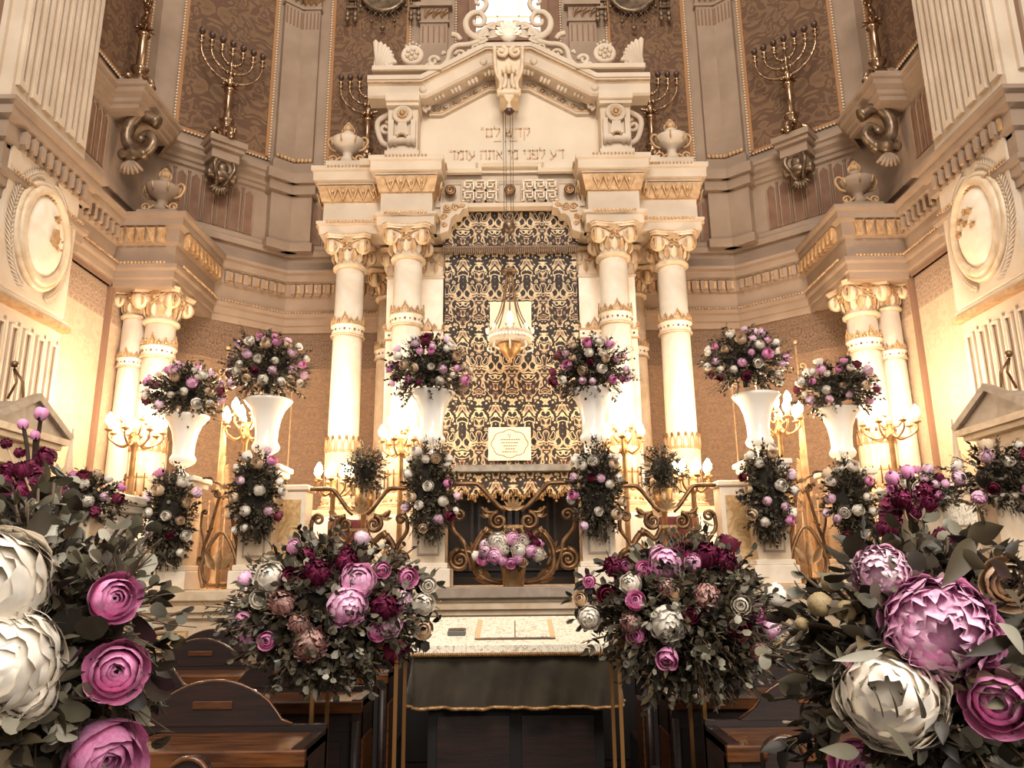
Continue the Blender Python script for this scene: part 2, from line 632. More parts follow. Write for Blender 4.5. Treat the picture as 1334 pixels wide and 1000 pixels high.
def both(a, b):
    yield a, b, -1
    yield (-b[0], b[1]), (-a[0], a[1]), 1


mb = MB()
def arcade(mb, a, b, x0, x1, z0, z1, n):
    for A, B, s in both(a, b):
        T, L = frame_on(A, B)
        X0, X1 = (x0, x1) if s == -1 else (L-x1, L-x0)
        mb.push(T)
        w_ = (X1-X0)/n
        for i in range(n):
            c = X0 + w_*(i+.5)
            h = w_*.34
            mb.prism([(c-h, z0), (c+h, z0), (c+h, z1-.08), (c+h*.5, z1-.03), (c, z1), (c-h*.5, z1-.03), (c-h, z1-.08)], -.012, .02, 1)
            mb.tube([(c-h, -.012, z0), (c-h, -.012, z1-.08), (c, -.012, z1), (c+h, -.012, z1-.08), (c+h, -.012, z0)], .012, 5, 0)
            if i:
                xx = X0 + w_*i
                mb.box(xx-.012, xx+.012, -.03, 0, z0, z1, 2)
                mb.ball((xx, -.02, z1), .03, 6, 2, (1, .5, .6))
        mb.pop()
arcade(mb, (-5.6, 10.64), (-3.8, 12.2), .22, 1.75, 7.14, 7.92, 7)
arcade(mb, (-3.8, 12.2), (3.8, 12.2), .28, .8, 7.14, 7.92, 2)
arcade(mb, (-5.6, 8.8), (-5.6, 10.64), .1, .75, 7.14, 7.92, 4)
struct('trim_7', mb, [STONE, GROOVE_P, GROOVE])

# leaf wallpaper panels with pearl border
def panel(name, a, b, x0, x1, z0, z1, rp=None):
    for A, B, s in both(a, b):
        T, L = frame_on(A, B)
        X0, X1 = (x0, x1) if s == -1 else (L-x1, L-x0)
        mb = MB(); mb.push(T)
        mb.box(X0, X1, -.015, .02, z0, z1, 0)
        fw = .07
        for (c0, c1, e0, e1) in ((X0, X1, z0, z0+fw), (X0, X0+fw, z0, z1), (X1-fw, X1, z0, z1)):
            mb.box(c0, c1, -.03, 0, e0, e1, 1)
        n = int((X1-X0)/.055)
        for i in range(n+1): mb.ball((X0 + (X1-X0)*i/n, -.035, z0), .02, 6, 2)
        n = int((z1-z0)/.055)
        for i in range(n+1):
            for X in (X0, X1): mb.ball((X, -.035, z0 + (z1-z0)*i/n), .02, 6, 2)
        struct('trim_panel', mb, [rp or REDPANEL, BEAD_D, BEAD]).name = 'trim_%d' % nxt()
_n = [7]
def nxt():
    _n[0] += 1
    return _n[0]
panel('p', (-5.6, 10.64), (-3.8, 12.2), .34, 1.92, 8.58, 13.6)
panel('p', (-3.8, 12.2), (3.8, 12.2), .55, 2.0, 8.6, 13.6)
panel('p', (-5.6, 8.8), (-5.6, 10.64), .1, 1.5, 8.62, 13.6, REDPANEL_Y)
# dark strips beside the window
mb = MB()
for s in (-1, 1):
    mb.box(s*.72, s*.98, 12.17, 12.25, 9.2, 13.8, 0)
    for i in range(80): mb.ball((s*.96, 12.15, 9.3+i*.056), .02, 6, 1)
struct('trim_20', mb, [GROOVE_P, BEAD])

# pilasters: on the bend and beside the window
def pil_cap(mb, w_, z, d):
    mb.box(-w_/2-.03, w_/2+.03, -d-.03, 0, z, z+.05)
    mb.box(-w_/2-.01, w_/2+.01, -d-.01, 0, z+.05, z+.32, 0)
    for k in (-1, 0, 1):
        mb.push(TR(k*w_*.3, -d-.02, z+.08))
        for t in (-1, 0, 1):
            v, f = leafv(.22, .1, .3, .5)
            mb.push(Matrix.Rotation(t*.4, 4, 'Y') @ Matrix.Rotation(-PI/2, 4, 'Y'))
            mb.add(v, f, 1, True)
            mb.pop()
        mb.pop()
    mb.box(-w_/2-.08, w_/2+.08, -d-.08, 0, z+.32, z+.4)


def pilaster(x, y, rz, w_, d, ztop, flut=True, lab='', nm='wall_pilaster'):
    mb = MB()
    mb.box(-w_/2, w_/2, -d, .05, 8.46, ztop)
    mb.box(-w_/2-.06, w_/2+.06, -d-.06, .05, 8.46, 8.56)
    mb.box(-w_/2-.03, w_/2+.03, -d-.03, .05, 8.56, 8.62)
    for i in range(5):
        X = -w_/2 + w_*(i+.5)/5
        mb.ball((X, -d-.02, 8.68), .045, 6, 1, (1, .5, 1))
        if flut: mb.box(X-.012, X+.012, -d-.008, -d, ztop-.4, ztop-.06, 2)
    pil_cap(mb, w_, ztop, d)
    o = mb.build('trim', [STONE, GOLD_S, GROOVE], None, (x, y, 0), rz)
    o.name = 'trim_%d' % nxt()
    o['kind'] = 'structure'
    mb = MB()  # the block under the pilaster
    mb.box(-w_/2-.05, w_/2+.05, -d-.05, .05, 7.1, 7.98)
    mb.box(-w_/2-.1, w_/2+.1, -d-.1, .05, 6.95, 7.1)
    mb.box(-w_/2-.12, w_/2+.12, -d-.13, .05, 7.98, 8.16)
    mb.box(-w_/2-.18, w_/2+.18, -d-.2, .05, 8.16, 8.34)
    mb.box(-w_/2-.06, w_/2+.06, -d-.06, .05, 8.34, 8.46)
    o = mb.build('trim', [STONE], None, (x, y, 0), rz)
    o.name = 'trim_%d' % nxt()
    o['kind'] = 'structure'
fa = math.atan2(12.2-10.64, 1.8)
for s in (-1, 1):
    pilaster(s*3.62, 12.2, 0, .34, .1, 11.75)
    pilaster(s*3.955, 12.065, -s*fa, .34, .1, 11.75)
    pilaster(s*1.36, 12.2, 0, .5, .1, 11.45)

# fluted giant pilaster on each pier and the strips at its edges
mb = MB()
for A, B, s in both((-5.38, 7.3), (-5.38, 8.75)):
    T, L = frame_on(A, B)
    mb.push(T)
    for i in range(6):
        c = .12 + i*.235
        c = c if s == -1 else L-c
        mb.box(c-.028, c+.028, -.012, .02, 6.98, 14, 1)
        mb.box(c-.075, c-.028, -.05, .0, 6.98, 14, 0)
        mb.box(c+.028, c+.075, -.05, .0, 6.98, 14, 0)
        mb.box(c-.075, c+.075, -.05, 0, 6.9, 6.98, 0)
    mb.pop()
for s in (-1, 1):
    for i in range(6):
        c = s*(5.62 + i*.3)
        mb.box(c-.1, c-.04, 7.25, 7.3, 7.0, 14, 0)
        mb.box(c+.04, c+.1, 7.25, 7.3, 7.0, 14, 0)
        mb.box(c-.04, c+.04, 7.29, 7.3, 7.0, 14, 1)
        mb.box(c-.1, c+.1, 7.25, 7.3, 6.92, 7.0, 0)
struct('trim_21', mb, [STONE_W, GROOVE])

# oval medallion slab with palm fronds, and the panelled lower pier beneath it
def medallion(s):
    t = thing('wall_medallion', 'cream oval relief medallion framed by palm fronds, on the %s pier' % ('left' if s < 0 else 'right'), 'relief', (s*5.36, 7.4 + .62, 5.42))
    # local: x = outward from wall (towards room is -s), y along the wall
    R = Matrix.Rotation(-s*PI/2, 4, 'Z')   # local -y of the relief faces the room
    R = Matrix.Rotation(PI/2 if s < 0 else -PI/2, 4, 'Z')
    mb = MB(); mb.push(R)
    mb.box(-.66, .62, -.06, .06, -.78, .8, 0, .02)
    mb.build('slab', STONE_W, t)
    mb = MB(); mb.push(R)
    P = [(.40*math.cos(a), -.1, .53*math.sin(a)) for a in [2*PI*i/40 for i in range(40)]]
    mb.tube(P, .055, 8, 0, True)
    P = [(.46*math.cos(a), -.07, .6*math.sin(a)) for a in [2*PI*i/40 for i in range(40)]]
    mb.tube(P, .04, 8, 0, True)
    mb.build('oval_frame', MARBLE_D, t)
    mb = MB(); mb.push(R @ Matrix.Translation((0, -.06, 0)) @ Matrix.Diagonal((.37, 1, .5, 1)) @ Matrix.Rotation(PI/2, 4, 'X'))
    mb.lathe([(1, 0), (.95, .04), (.7, .1), (.4, .13), (1e-5, .14)], 32)
    mb.build('dome', MARBLE, t)
    rnd = random.Random(4)
    for e in (-1, 1):
        mb = MB(); mb.push(R)
        for k in range(34):
            a = -1.25 + k*.075
            x, z = e*.55*math.cos(a), .72*math.sin(a)
            for w2 in (-1, 1):
                v, f = leafv(.13, .035, .3, .2, 3)
                dirn = math.atan2(.72*math.cos(a), -e*.55*math.sin(a)) + w2*.55
                mb.push(TR(x, -.08, z) @ Matrix.Rotation(-dirn, 4, 'Y') @ Matrix.Rotation(PI/2, 4, 'X'))
                mb.add(v, f, 0, True)
                mb.pop()
        mb.build('palm_frond', STONE_W, t)
    mb = MB(); mb.push(R)
    def star(x, z, r):
        P = []
        for i in range(10):
            a = PI/2 + i*PI/5
            q_ = r if i % 2 == 0 else r*.42
            P.append((x + q_*math.cos(a), z + q_*math.sin(a)))
        mb.prism(P, -.225, -.17)
    if s < 0:
        star(.03, .22, .05)
        mb.prism([(-.02, .08), (.05, .1), (.08, -.04), (.02, -.12), (-.05, -.08)], -.23, -.17)
        mb.tube([(0, -.22, -.08), (.1, -.22, -.13), (.17, -.2, -.1)], .018, 6)
        mb.ball((.1, -.21, .01), .018, 6); mb.ball((.16, -.21, .0), .016, 6)
    else:
        for x, z in ((-.12, .12), (.08, .16), (-.02, .05), (-.17, -.02), (.1, -.01), (0, .18)): star(x, z, .045)
    mb.build('emblem', GOLD_S, t)
medallion(-1); medallion(1)

mb = MB()
for A, B, s in both((-5.38, 7.3), (-5.38, 8.75)):
    T, L = frame_on(A, B)
    mb.push(T)
    f_ = (lambda c: c) if s == -1 else (lambda c: L-c)
    mb.box(0, L, -.07, 0, 4.55, 4.63, 0)
    mb.box(-.02, L+.02, -.11, 0, 4.5, 4.56, 1)
    mb.box(0, L, -.05, 0, 6.12, 6.2, 0)
    for i in range(6):
        c = f_(.12 + i*.235)
        mb.box(c-.055, c+.055, -.012, .02, 2.2, 4.3, 2)
        for e in (-1, 1): mb.box(c+e*.055-.012, c+e*.055+.012, -.035, 0, 2.2, 4.3, 0)
        mb.box(c-.067, c+.067, -.035, 0, 4.3, 4.33, 0)
        mb.box(c+.1175-.02, c+.1175+.02, -.02, 0, 2.2, 4.38, 0)
    mb.pop()
struct('trim_22', mb, [STONE_W, GOLD_S, STONE])
mb = MB()
for s in (-1, 1):
    mb.box(s*5.55, s*5.5, 9.93, 10.02, 1.5, 5.6, 0)
    mb.box(s*5.55, s*5.52, 8.78, 8.84, 1.5, 5.6, 0)
    mb.box(s*5.55, s*5.5, 8.76, 10.0, 5.56, 5.62, 0)
struct('trim_23', mb, GROOVE)

# raised platform in front of the ark
mb = MB()
mb.box(-5.4, 5.4, 8.45, 12.2, 0, 1.42)
mb.box(-3.95, 3.95, 8.36, 12.2, 1.42, 1.53, 0, .01)
mb.mould([(0, 1.22), (.05, 1.25), (.05, 1.29), (.09, 1.31), (.09, 1.36), (.02, 1.38), (.02, 1.42), (0, 1.42)], [(-5.4, 8.45), (5.4, 8.45)])
for s in (-1, 1):
    for x0, x1 in ((2.95, 3.25), (2.1, 2.75), (1.3, 1.95), (3.45, 3.8)):
        mb.box(s*x0, s*x1, 8.43, 8.46, .8, 1.1, 1)
        mb.box(s*(x0-.02), s*(x1+.02), 8.44, 8.46, .78, 1.12, 2)
mb.box(-.75, .75, 8.425, 8.47, .6, 1.2, 3)
mb.box(-1.0, 1.0, 8.33, 8.5, 1.42, 1.535, 3, .01)
struct('floor_platform', mb, [MARBLE_D, MARBLE_Y, GOLD_S, MARBLE_G])

# ------------------------------------------------------------ columns
def capital_mesh(r, square=False):
    """composite capital, base at z=0, about 2.2 r high; shaft radius r"""
    mb = MB()
    k = r/.215
    mb.push(Matrix.Diagonal((k, k, k, 1)))
    if square:
        mb.box(-.24, .24, -.24, .24, 0, .05, 0, .01)
        mb.box(-.22, .22, -.22, .22, .05, .3, 0)
    else:
        mb.lathe([(.215, 0), (.25, .02), (.25, .05), (.215, .07), (.215, .2), (.26, .3), (.2, .3)], 32, m=0)
    # upright leaves round the bell
    n = 16
    for i in range(n):
        a = 2*PI*i/n
        rr = .215 if not square else .22/max(abs(math.cos(a)), abs(math.sin(a)))
        v, f = leafv(.21, .085, .4, -.15, 3)
        mb.push(TR(rr*math.cos(a), rr*math.sin(a), .07, a) @ Matrix.Rotation(-PI/2 + .1, 4, 'Y') @ Matrix.Rotation(PI, 4, 'X'))
        mb.add(v, f, 1 if i % 2 else 0, True)
        mb.pop()
        mb.ball((rr*1.13*math.cos(a), rr*1.13*math.sin(a), .27), .024, 6, 1)
    # four volute faces
    for q_ in range(4):
        mb.push(Matrix.Rotation(q_*PI/2, 4, 'Z'))
        y = -.25
        for e in (-1, 1):
            cx, cz = e*.225, .31
            mb.push(TR(cx, y+.02, cz) @ Matrix.Rotation(PI/2, 4, 'X'))
            mb.lathe([(1e-5, -.05), (.1, -.05), (.112, -.03), (.112, .02), (.1, .035), (1e-5, .035)], 20, m=0)
            mb.pop()
            sp = spiral(cx, cz, .108, .03, PI/2, -e*1.6, y-.026, 30)
            mb.tube(sp, [.017 - .006*i/30 for i in range(31)], 6, 1)
            mb.ball((cx, y-.03, cz), .035, 8, 1)
            mb.tube(crv([(e*.225, y-.02, .42), (e*.12, y-.02, .4), (e*.03, y-.01, .33), (e*.0, y-.01, .31)], 4), .012, 6, 1)
            sp = spiral(e*.045, .3, .045, .012, PI/2, e*1.1, y-.02, 14)
            mb.tube(sp, .011, 5, 1)
        mb.prism([(-.2, .3), (-.05, .28), (.05, .28), (.2, .3), (.22, .4), (-.22, .4)], y+.0, y+.06, 0)
        # gilt palmette in the middle
        for t in range(-3, 4):
            v, f = leafv(.13 if t else .15, .04, .4, -.15, 3)
            mb.push(TR(0, y-.045, .36) @ Matrix.Rotation(t*.42, 4, 'Y') @ Matrix.Rotation(-PI/2, 4, 'Y') @ Matrix.Rotation(-PI/2, 4, 'X'))
            mb.add(v, f, 1, True)
            mb.pop()
        mb.ball((0, y-.04, .35), .03, 6, 1)
        mb.pop()
    # abacus with hollow sides
    P = []
    for q_ in range(4):
        a = q_*PI/2
        for x, yy in ((-.3, -.3), (-.26, -.33), (-.12, -.285), (0, -.27), (.12, -.285), (.26, -.33)):
            P.append((x*math.cos(a) - yy*math.sin(a), x*math.sin(a) + yy*math.cos(a)))
    mb.prismz(P, .42, .455, 0)
    mb.prismz([(x*1.05, y_*1.05) for x, y_ in P], .455, .478, 0)
    mb.prismz([(x*1.06, y_*1.06) for x, y_ in P], .478, .49, 1)
    return mb.mesh('capital', [MARBLE_D, GOLD_S])


def crown_mesh(r, square=False, n=4):
    """jewelled band with a coronet of gilt points; z=0 at the band's foot"""
    mb = MB()
    def ang(a):
        if not square: return r*math.cos(a), r*math.sin(a)
        m_ = max(abs(math.cos(a)), abs(math.sin(a)))
        return r*math.cos(a)/m_, r*math.sin(a)/m_
    if square:
        mb.box(-r*1.05, r*1.05, -r*1.05, r*1.05, .0, .16, 0)
        for z in (0, .14): mb.box(-r*1.12, r*1.12, -r*1.12, r*1.12, z, z+.025, 1)
    else:
        mb.lathe([(r*1.0, 0), (r*1.12, 0), (r*1.14, .02), (r*1.05, .035), (r*1.05, .135), (r*1.14, .15), (r*1.12, .175), (r, .175)], 32, m=0)
        for z in (.012, .16):
            mb.lathe([(r*1.1, z-.012), (r*1.16, z), (r*1.1, z+.015)], 32, m=1)
    for i in range(20):
        x, y = ang(2*PI*i/20)
        mb.ball((x*1.06, y*1.06, .085), .019 if i % 2 else .012, 6, 2)
    for i in range(16):
        a = -PI/2 + 2*PI*i/16
        x, y = ang(a)
        x, y = x*1.07, y*1.07
        h = .17 if i % 4 == 0 else (.085 if i % 2 else .11)
        wd = .1 if i % 4 == 0 else .07
        mb.push(TR(x, y, .17, a + PI/2))
        P = [(-wd/2, 0), (wd/2, 0), (wd/2, h*.4), (.012, h*.75), (0, h), (-.012, h*.75), (-wd/2, h*.4)]
        mb.tube([(p[0], 0, p[1]) for p in P], .011, 5, 1, True)
        if i % 4 == 0: mb.prism([(p[0]*.6, p[1]*.7) for p in P], -.008, .008, 1)
        mb.ball((0, 0, h*.3), .02, 6, 1)
        mb.pop()
    return mb.mesh('crown_band', [MARBLE, GOLD_S, BRONZE])


def sleeve_mesh(r, h):
    """fluted lower part with a ring of lotus tips, z=0 at foot"""
    mb = MB()
    mb.lathe([(r*1.08, 0), (r*1.1, h)], 64, m=0, flute=16, famp=.03)
    for z in (.0, h*.42, h): mb.lathe([(r*1.08, z-.02), (r*1.16, z-.01), (r*1.16, z+.012), (r*1.06, z+.02)], 32, m=1)
    for i in range(16):
        a = 2*PI*i/16
        mb.push(TR(r*1.12*math.cos(a), r*1.12*math.sin(a), h, a + PI/2))
        mb.tube([(-.03, 0, 0), (-.035, 0, .1), (0, 0, .2), (.035, 0, .1), (.03, 0, 0)], .01, 5, 1)
        mb.ball((0, -.01, .18), .022, 6, 2, (1, .6, 1.5))
        mb.tube([(0, -.015, -h*.9), (0, -.015, -h*.5)], .008, 4, 2)
        mb.ball((0, -.01, -h*.95), .028, 6, 1, (1, .5, 1.5))
        mb.pop()
    return mb.mesh('fluted_sleeve', [MARBLE_D, GOLD_S, BRONZE])


def base_mesh(r, h=.3):
    mb = MB()
    R_ = r*1.45
    mb.box(-R_, R_, -R_, R_, 0, h*.3, 0, .01)
    mb.lathe([(R_*.95, h*.3), (R_, h*.4), (R_*.95, h*.5), (R_*.8, h*.55), (R_*.78, h*.7), (R_*.86, h*.78), (R_*.84, h*.9), (r*1.08, h)], 32, m=0)
    for i in range(18):
        a = 2*PI*i/18
        mb.ball((R_*.83*math.cos(a), R_*.83*math.sin(a), h*.62), .02, 6, 1)
    mb.lathe([(R_*.98, h*.38), (R_*1.02, h*.42), (R_*.98, h*.46)], 32, m=1)
    return mb.mesh('column_base', [MARBLE_D, GOLD_S])


CAP = capital_mesh(.215)
CAPSQ = capital_mesh(.215, True)
CROWN = crown_mesh(.215)
CROWNSQ = crown_mesh(.22, True)
SLEEVE = sleeve_mesh(.215, .62)
BASE = base_mesh(.215)


def column(x, y, z0, ztop, label, zb, zcrown, k=1.0, square=False, sleeve=True, dark=False, cat='column'):
    """z0 foot, ztop top of capital, zcrown foot of the jewelled band"""
    nm = 'marble_pilaster' if square else 'marble_column'
    t = thing(nm, label, cat, (x, y, z0))
    def sc(o, z, kk=k):
        o.location = (0, 0, z - z0)
        o.scale = (kk, kk, kk)
        return o
    mb = MB()
    r = .215*k
    top = ztop - .49*k
    if square: mb.box(-r, r, -r, r, .2, top - z0)
    else: mb.lathe([(r*1.03, .2), (r*1.0, (top-z0)*.5), (r*.93, top - z0 + .02)], 36)
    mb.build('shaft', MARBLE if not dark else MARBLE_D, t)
    sc(put('capital', CAPSQ if square else CAP, t), top)
    if zcrown: sc(put('crown_band', CROWNSQ if square else CROWN, t), zcrown)
    if sleeve: sc(put('fluted_sleeve', SLEEVE, t), zb + .28*k)
    sc(put('column_base', BASE, t), zb)
    if zb > z0 + .05:
        mb = MB(); R_ = r*1.5
        mb.box(-R_, R_, -R_, R_, 0, zb - z0)
        mb.box(-R_*1.06, R_*1.06, -R_*1.06, R_*1.06, 0, .12)
        mb.build('pedestal', WHITE_M, t)
    return t


for s, sd in ((-1, 'left'), (1, 'right')):
    column(s*1.47, 10.3, 1.53, 6.485, 'tall cream marble column with gilt capital, inner front column %s of the dark curtain' % sd, 2.42, 5.02)
    column(s*2.37, 10.62, 1.53, 6.485, 'cream marble column at the outer %s corner of the ark canopy' % sd, 2.42, 4.98)
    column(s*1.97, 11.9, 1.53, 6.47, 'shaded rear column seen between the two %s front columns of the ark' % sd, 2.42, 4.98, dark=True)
    column(s*4.97, 10.38, 1.53, 5.6, 'marble column under the projecting cornice block, far %s of the apse' % sd, 2.42, 4.62)
    column(s*5.36, 10.42, 1.53, 5.6, 'half hidden slim pilaster against the %s jamb behind the side column' % sd, 2.42, 4.5, .8, sleeve=False)
    # one broad pilaster behind each inner column
    t = thing('marble_pilaster', 'broad flat marble pilaster beside the curtain, behind the inner %s column' % sd, 'pilaster', (s*1.43, 10.92, 1.53))
    mb = MB(); mb.box(-.42, .42, -.13, .12, 0, 4.43); mb.build('shaft', MARBLE, t)
    mb = MB(); mb.box(-.44, .44, -.15, .1, 0, .9); mb.box(-.46, .46, -.17, .1, .9, 1.15, 0, .02); mb.build('pedestal', WHITE_M, t)
    for e in (-1, 1):
        o = put('capital', CAPSQ, t, (e*.21, 0, 4.42)); o.scale = (.95, .6, 1)
        o = put('crown_band', CROWNSQ, t, (e*.2, 0, 3.46)); o.scale = (1, .6, 1)
        o = put('fluted_sleeve', SLEEVE, t, (e*.21, 0, 1.18)); o.scale = (.9, .6, 1)

# ------------------------------------------------------------ the ark canopy
ark = thing('ark_canopy', 'cream and gold classical canopy of the ark with pediment and Hebrew inscription', 'canopy', (0, 10.5, 6.49))


def A(mb, name, mats, dz=0):
    mb.v = [(x, y-10.5, z-6.49+dz) for x, y, z in mb.v]
    return mb.build(name, mats, ark)


CORN = [(0, 7.24), (.08, 7.26), (.08, 7.29), (.14, 7.3), (.14, 7.43), (.17, 7.45), (.17, 7.52), (0, 7.54)]
ARCH = [(0, 6.49), (.04, 6.49), (.04, 6.62), (.08, 6.64), (.08, 6.68), (0, 6.7)]
ak = [(-2.75, 11.9), (-2.75, 10.38), (-1.86, 10.38), (-1.86, 10.1), (-1.12, 10.1), (-1.12, 10.5)]
akr = [(-x, y) for x, y in reversed(ak)]
mb = MB()
for P in (ak, akr):
    mb.mould(ARCH, P); mb.mould(CORN, P)
for s in (-1, 1):
    mb.box(s*2.75, s*1.0, 10.38, 11.95, 6.49, 7.53)
    mb.box(s*1.86, s*1.12, 10.1, 10.4, 6.49, 7.53)
    mb.box(s*2.2, s*1.0, 10.16, 10.5, 7.5, 7.6)
mb.box(-1.1, 1.1, 10.5, 11.9, 6.94, 7.55)
mb.box(-1.1, 1.1, 10.35, 10.5, 6.9, 6.96)
A(mb, 'entablature', STONE_W)
# gilded leaf band and rope moulding
BGILD = mat('bright_gilding', '#dcbd94', '#c09a6c', .45, .3, scale=20)
def fan(mb, x, z, m=0):
    mb.prism([(x-.075, z+.2), (x, z), (x+.075, z+.2)], -.012, .012, m)
for P in (ak, akr):
    mb = MB()
    mb.mould([(0, 7.0), (.03, 7.01), (.08, 7.24), (0, 7.24)], P, 0)
    for p, d in along(P, .15):
        n = Vector((d.y, -d.x)); ang = math.atan2(d.y, d.x)
        mb.push(TR(p.x + n.x*.075, p.y + n.y*.06, 7.01, ang) @ Matrix.Rotation(.3, 4, 'X'))
        mb.tube([(-.075, 0, .2), (0, 0, .01), (.075, 0, .2)], .012, 5, 1)
        mb.ball((0, 0, .14), .025, 6, 1)
        mb.tube([(0, 0, .12), (0, 0, .03)], .007, 4, 1)
        mb.pop()
    for p, d in along(P, .052):
        n = Vector((d.y, -d.x))
        mb.ball((p.x + n.x*.1, p.y + n.y*.1, 6.665), .022, 6, 1)
        mb.ball((p.x + n.x*.18, p.y + n.y*.18, 7.505), .018, 5, 0)
    A(mb, 'gilded_leaf_moulding', [GOLD_S, BGILD])

# inscription wall (tympanum)
pedp = [(-2.1, 9.02), (-1.3, 9.02), (-.35, 9.56), (.35, 9.56), (1.3, 9.02), (2.1, 9.02)]
mb = MB()
mb.prism([(-1.75, 7.5), (1.75, 7.5), (1.75, 8.8), (1.2, 8.8), (.35, 9.3), (-.35, 9.3), (-1.2, 8.8), (-1.75, 8.8)], 10.44, 10.9)
mb.mouldxz([(0, 0), (.07, 0), (.1, .05), (.03, .09), (0, .09)], [(-1.08, 7.47), (-.42, 7.47), (-.42, 7.56), (.42, 7.56), (.42, 7.47), (1.08, 7.47)], 0, 10.44)
A(mb, 'inscription_wall', WALL_I)
mb = MB()
for x0, x1 in ((-1.05, -.72), (-.17, .17), (.72, 1.05)):
    P = [(x0, 10.42, 7.02), (x1, 10.42, 7.02), (x1, 10.42, 7.36), (x0, 10.42, 7.36)]
    mb.tube([(x, 10.44, z) for x, _, z in P], .012, 4, 0, True)
    mb.push(TR((x0+x1)/2, 10.42, 7.19) @ Matrix.Rotation(PI/2, 4, 'X'))
    mb.lathe([(.085, 0), (.085, .04), (.05, .06), (.05, .03), (1e-5, .08)], 16, m=1)
    mb.pop()
# greek key between the rosettes
def barx(x0, x1, z): mb.box(x0, x1, 10.41, 10.45, z-.011, z+.011)
def barz(x, z0, z1): mb.box(x-.011, x+.011, 10.41, 10.45, z0, z1)
for s in (-1, 1):
    for row in (0, 1):
        for k in range(3):
            x = s*(.205 + k*.168)
            z = 7.03 + row*.175
            barz(x, z, z+.15); barx(min(x, x+s*.13), max(x, x+s*.13), z+.15)
            barz(x+s*.13, z+.05, z+.15); barx(min(x+s*.05, x+s*.13), max(x+s*.05, x+s*.13), z+.05)
            barz(x+s*.05, z+.05, z+.1)
            barx(min(x+s*.13, x+s*.168), max(x+s*.13, x+s*.168), z+.0)
            barx(min(x, x-s*.03), max(x, x-s*.03), z)
A(mb, 'key_frieze', [MARBLE_D, BRONZE])


# Hebrew letters as carved strokes in a box 1 high: (width, strokes)
HEB = {'ד': (.62, [[(0, 1), (.62, 1)], [(.5, 1), (.5, 0)]]),
       'ה': (.65, [[(0, 1), (.6, 1), (.6, 0)], [(.06, .62), (.06, 0)]]),
       'ו': (.2, [[(0, 1), (.17, 1), (.17, 0)]]),
       'י': (.2, [[(0, 1), (.17, 1), (.14, .6)]]),
       'ל': (.55, [[(.02, 1.38), (.02, 1), (.52, 1), (.5, .6), (.2, 0)]]),
       'ע': (.62, [[(.02, 1), (.1, .6), (.36, .22)], [(.58, 1), (.54, .4), (.0, -.14)]]),
       'פ': (.6, [[(.26, .5), (.04, .5), (.04, 1), (.56, 1), (.56, 0), (0, 0)]]),
       'נ': (.36, [[(.1, 1), (.33, 1), (.33, 0), (0, 0)]]),
       'מ': (.64, [[(.0, 1), (.12, .72), (0, 0)], [(.12, .78), (.34, 1), (.6, .98), (.6, 0), (.3, 0)]]),
       'ם': (.6, [[(.04, 1), (.56, 1), (.56, 0), (.04, 0), (.04, 1)]]),
       'א': (.64, [[(.02, 1), (.62, 0)], [(.58, 1), (.56, .7), (.36, .46)], [(.04, 0), (.06, .38), (.24, .64)]]),
       'ת': (.66, [[(.04, 1), (.6, 1), (.6, 0)], [(.14, 1), (.14, .02), (0, 0)]]),
       'ק': (.6, [[(0, 1), (.56, 1), (.56, .6), (.36, .12)], [(.06, .62), (.06, -.42)]]),
       'ש': (.72, [[(.02, 1), (.02, .06), (.5, 0), (.68, 1)], [(.36, 1), (.32, .55), (.04, .4)]]),
       '״': (.3, [[(.06, 1.2), (.02, .9)], [(.22, 1.2), (.18, .9)]])}


def inscribe(body, xc, z, h, width):
    gap, sp = .2, .42
    tot = sum((HEB[c][0] + gap) if c != ' ' else sp for c in body) - gap
    k = width/tot
    x = xc + width/2
    for c in body:              # laid from right to left
        if c == ' ':
            x -= sp*k
            continue
        wd, st_ = HEB[c]
        mb = MB()
        for P in st_:
            for (a0, b0), (a1, b1) in zip(P, P[1:]):
                d = math.hypot((a1-a0)*k, (b1-b0)*h)
                hor = abs(b1-b0)*h < abs(a1-a0)*k
                an = math.atan2((b1-b0)*h, (a1-a0)*k)
                w_ = .014 if hor else .009
                mb.push(TR(x - wd*k + a0*k, -.008, b0*h) @ Matrix.Rotation(-an, 4, 'Y'))
                mb.box(-w_*.6, d + w_*.6, 0, .014, -w_, w_)
                mb.pop()
        mb.build('carved_letter', LETTER, ark, (0, 10.44-10.5, z-6.49))
        x -= (wd + gap)*k


inscribe('דע לפני מי אתה עומד', -.04, at(660, 207, 10.44).z, .135, 1.72)
inscribe('קדש לם״', -.06, at(660, 178, 10.44).z, .13, .74)
mb = MB()
z = at(660, 184.5, 10.44).z
for x0, x1 in ((-.24, -.12), (.0, .12)): mb.box(x0, x1, 10.43, 10.45, z, z+.01)
mb.ball((-.06, 10.435, z), .012, 6)
A(mb, 'inscription_divider', LETTER)

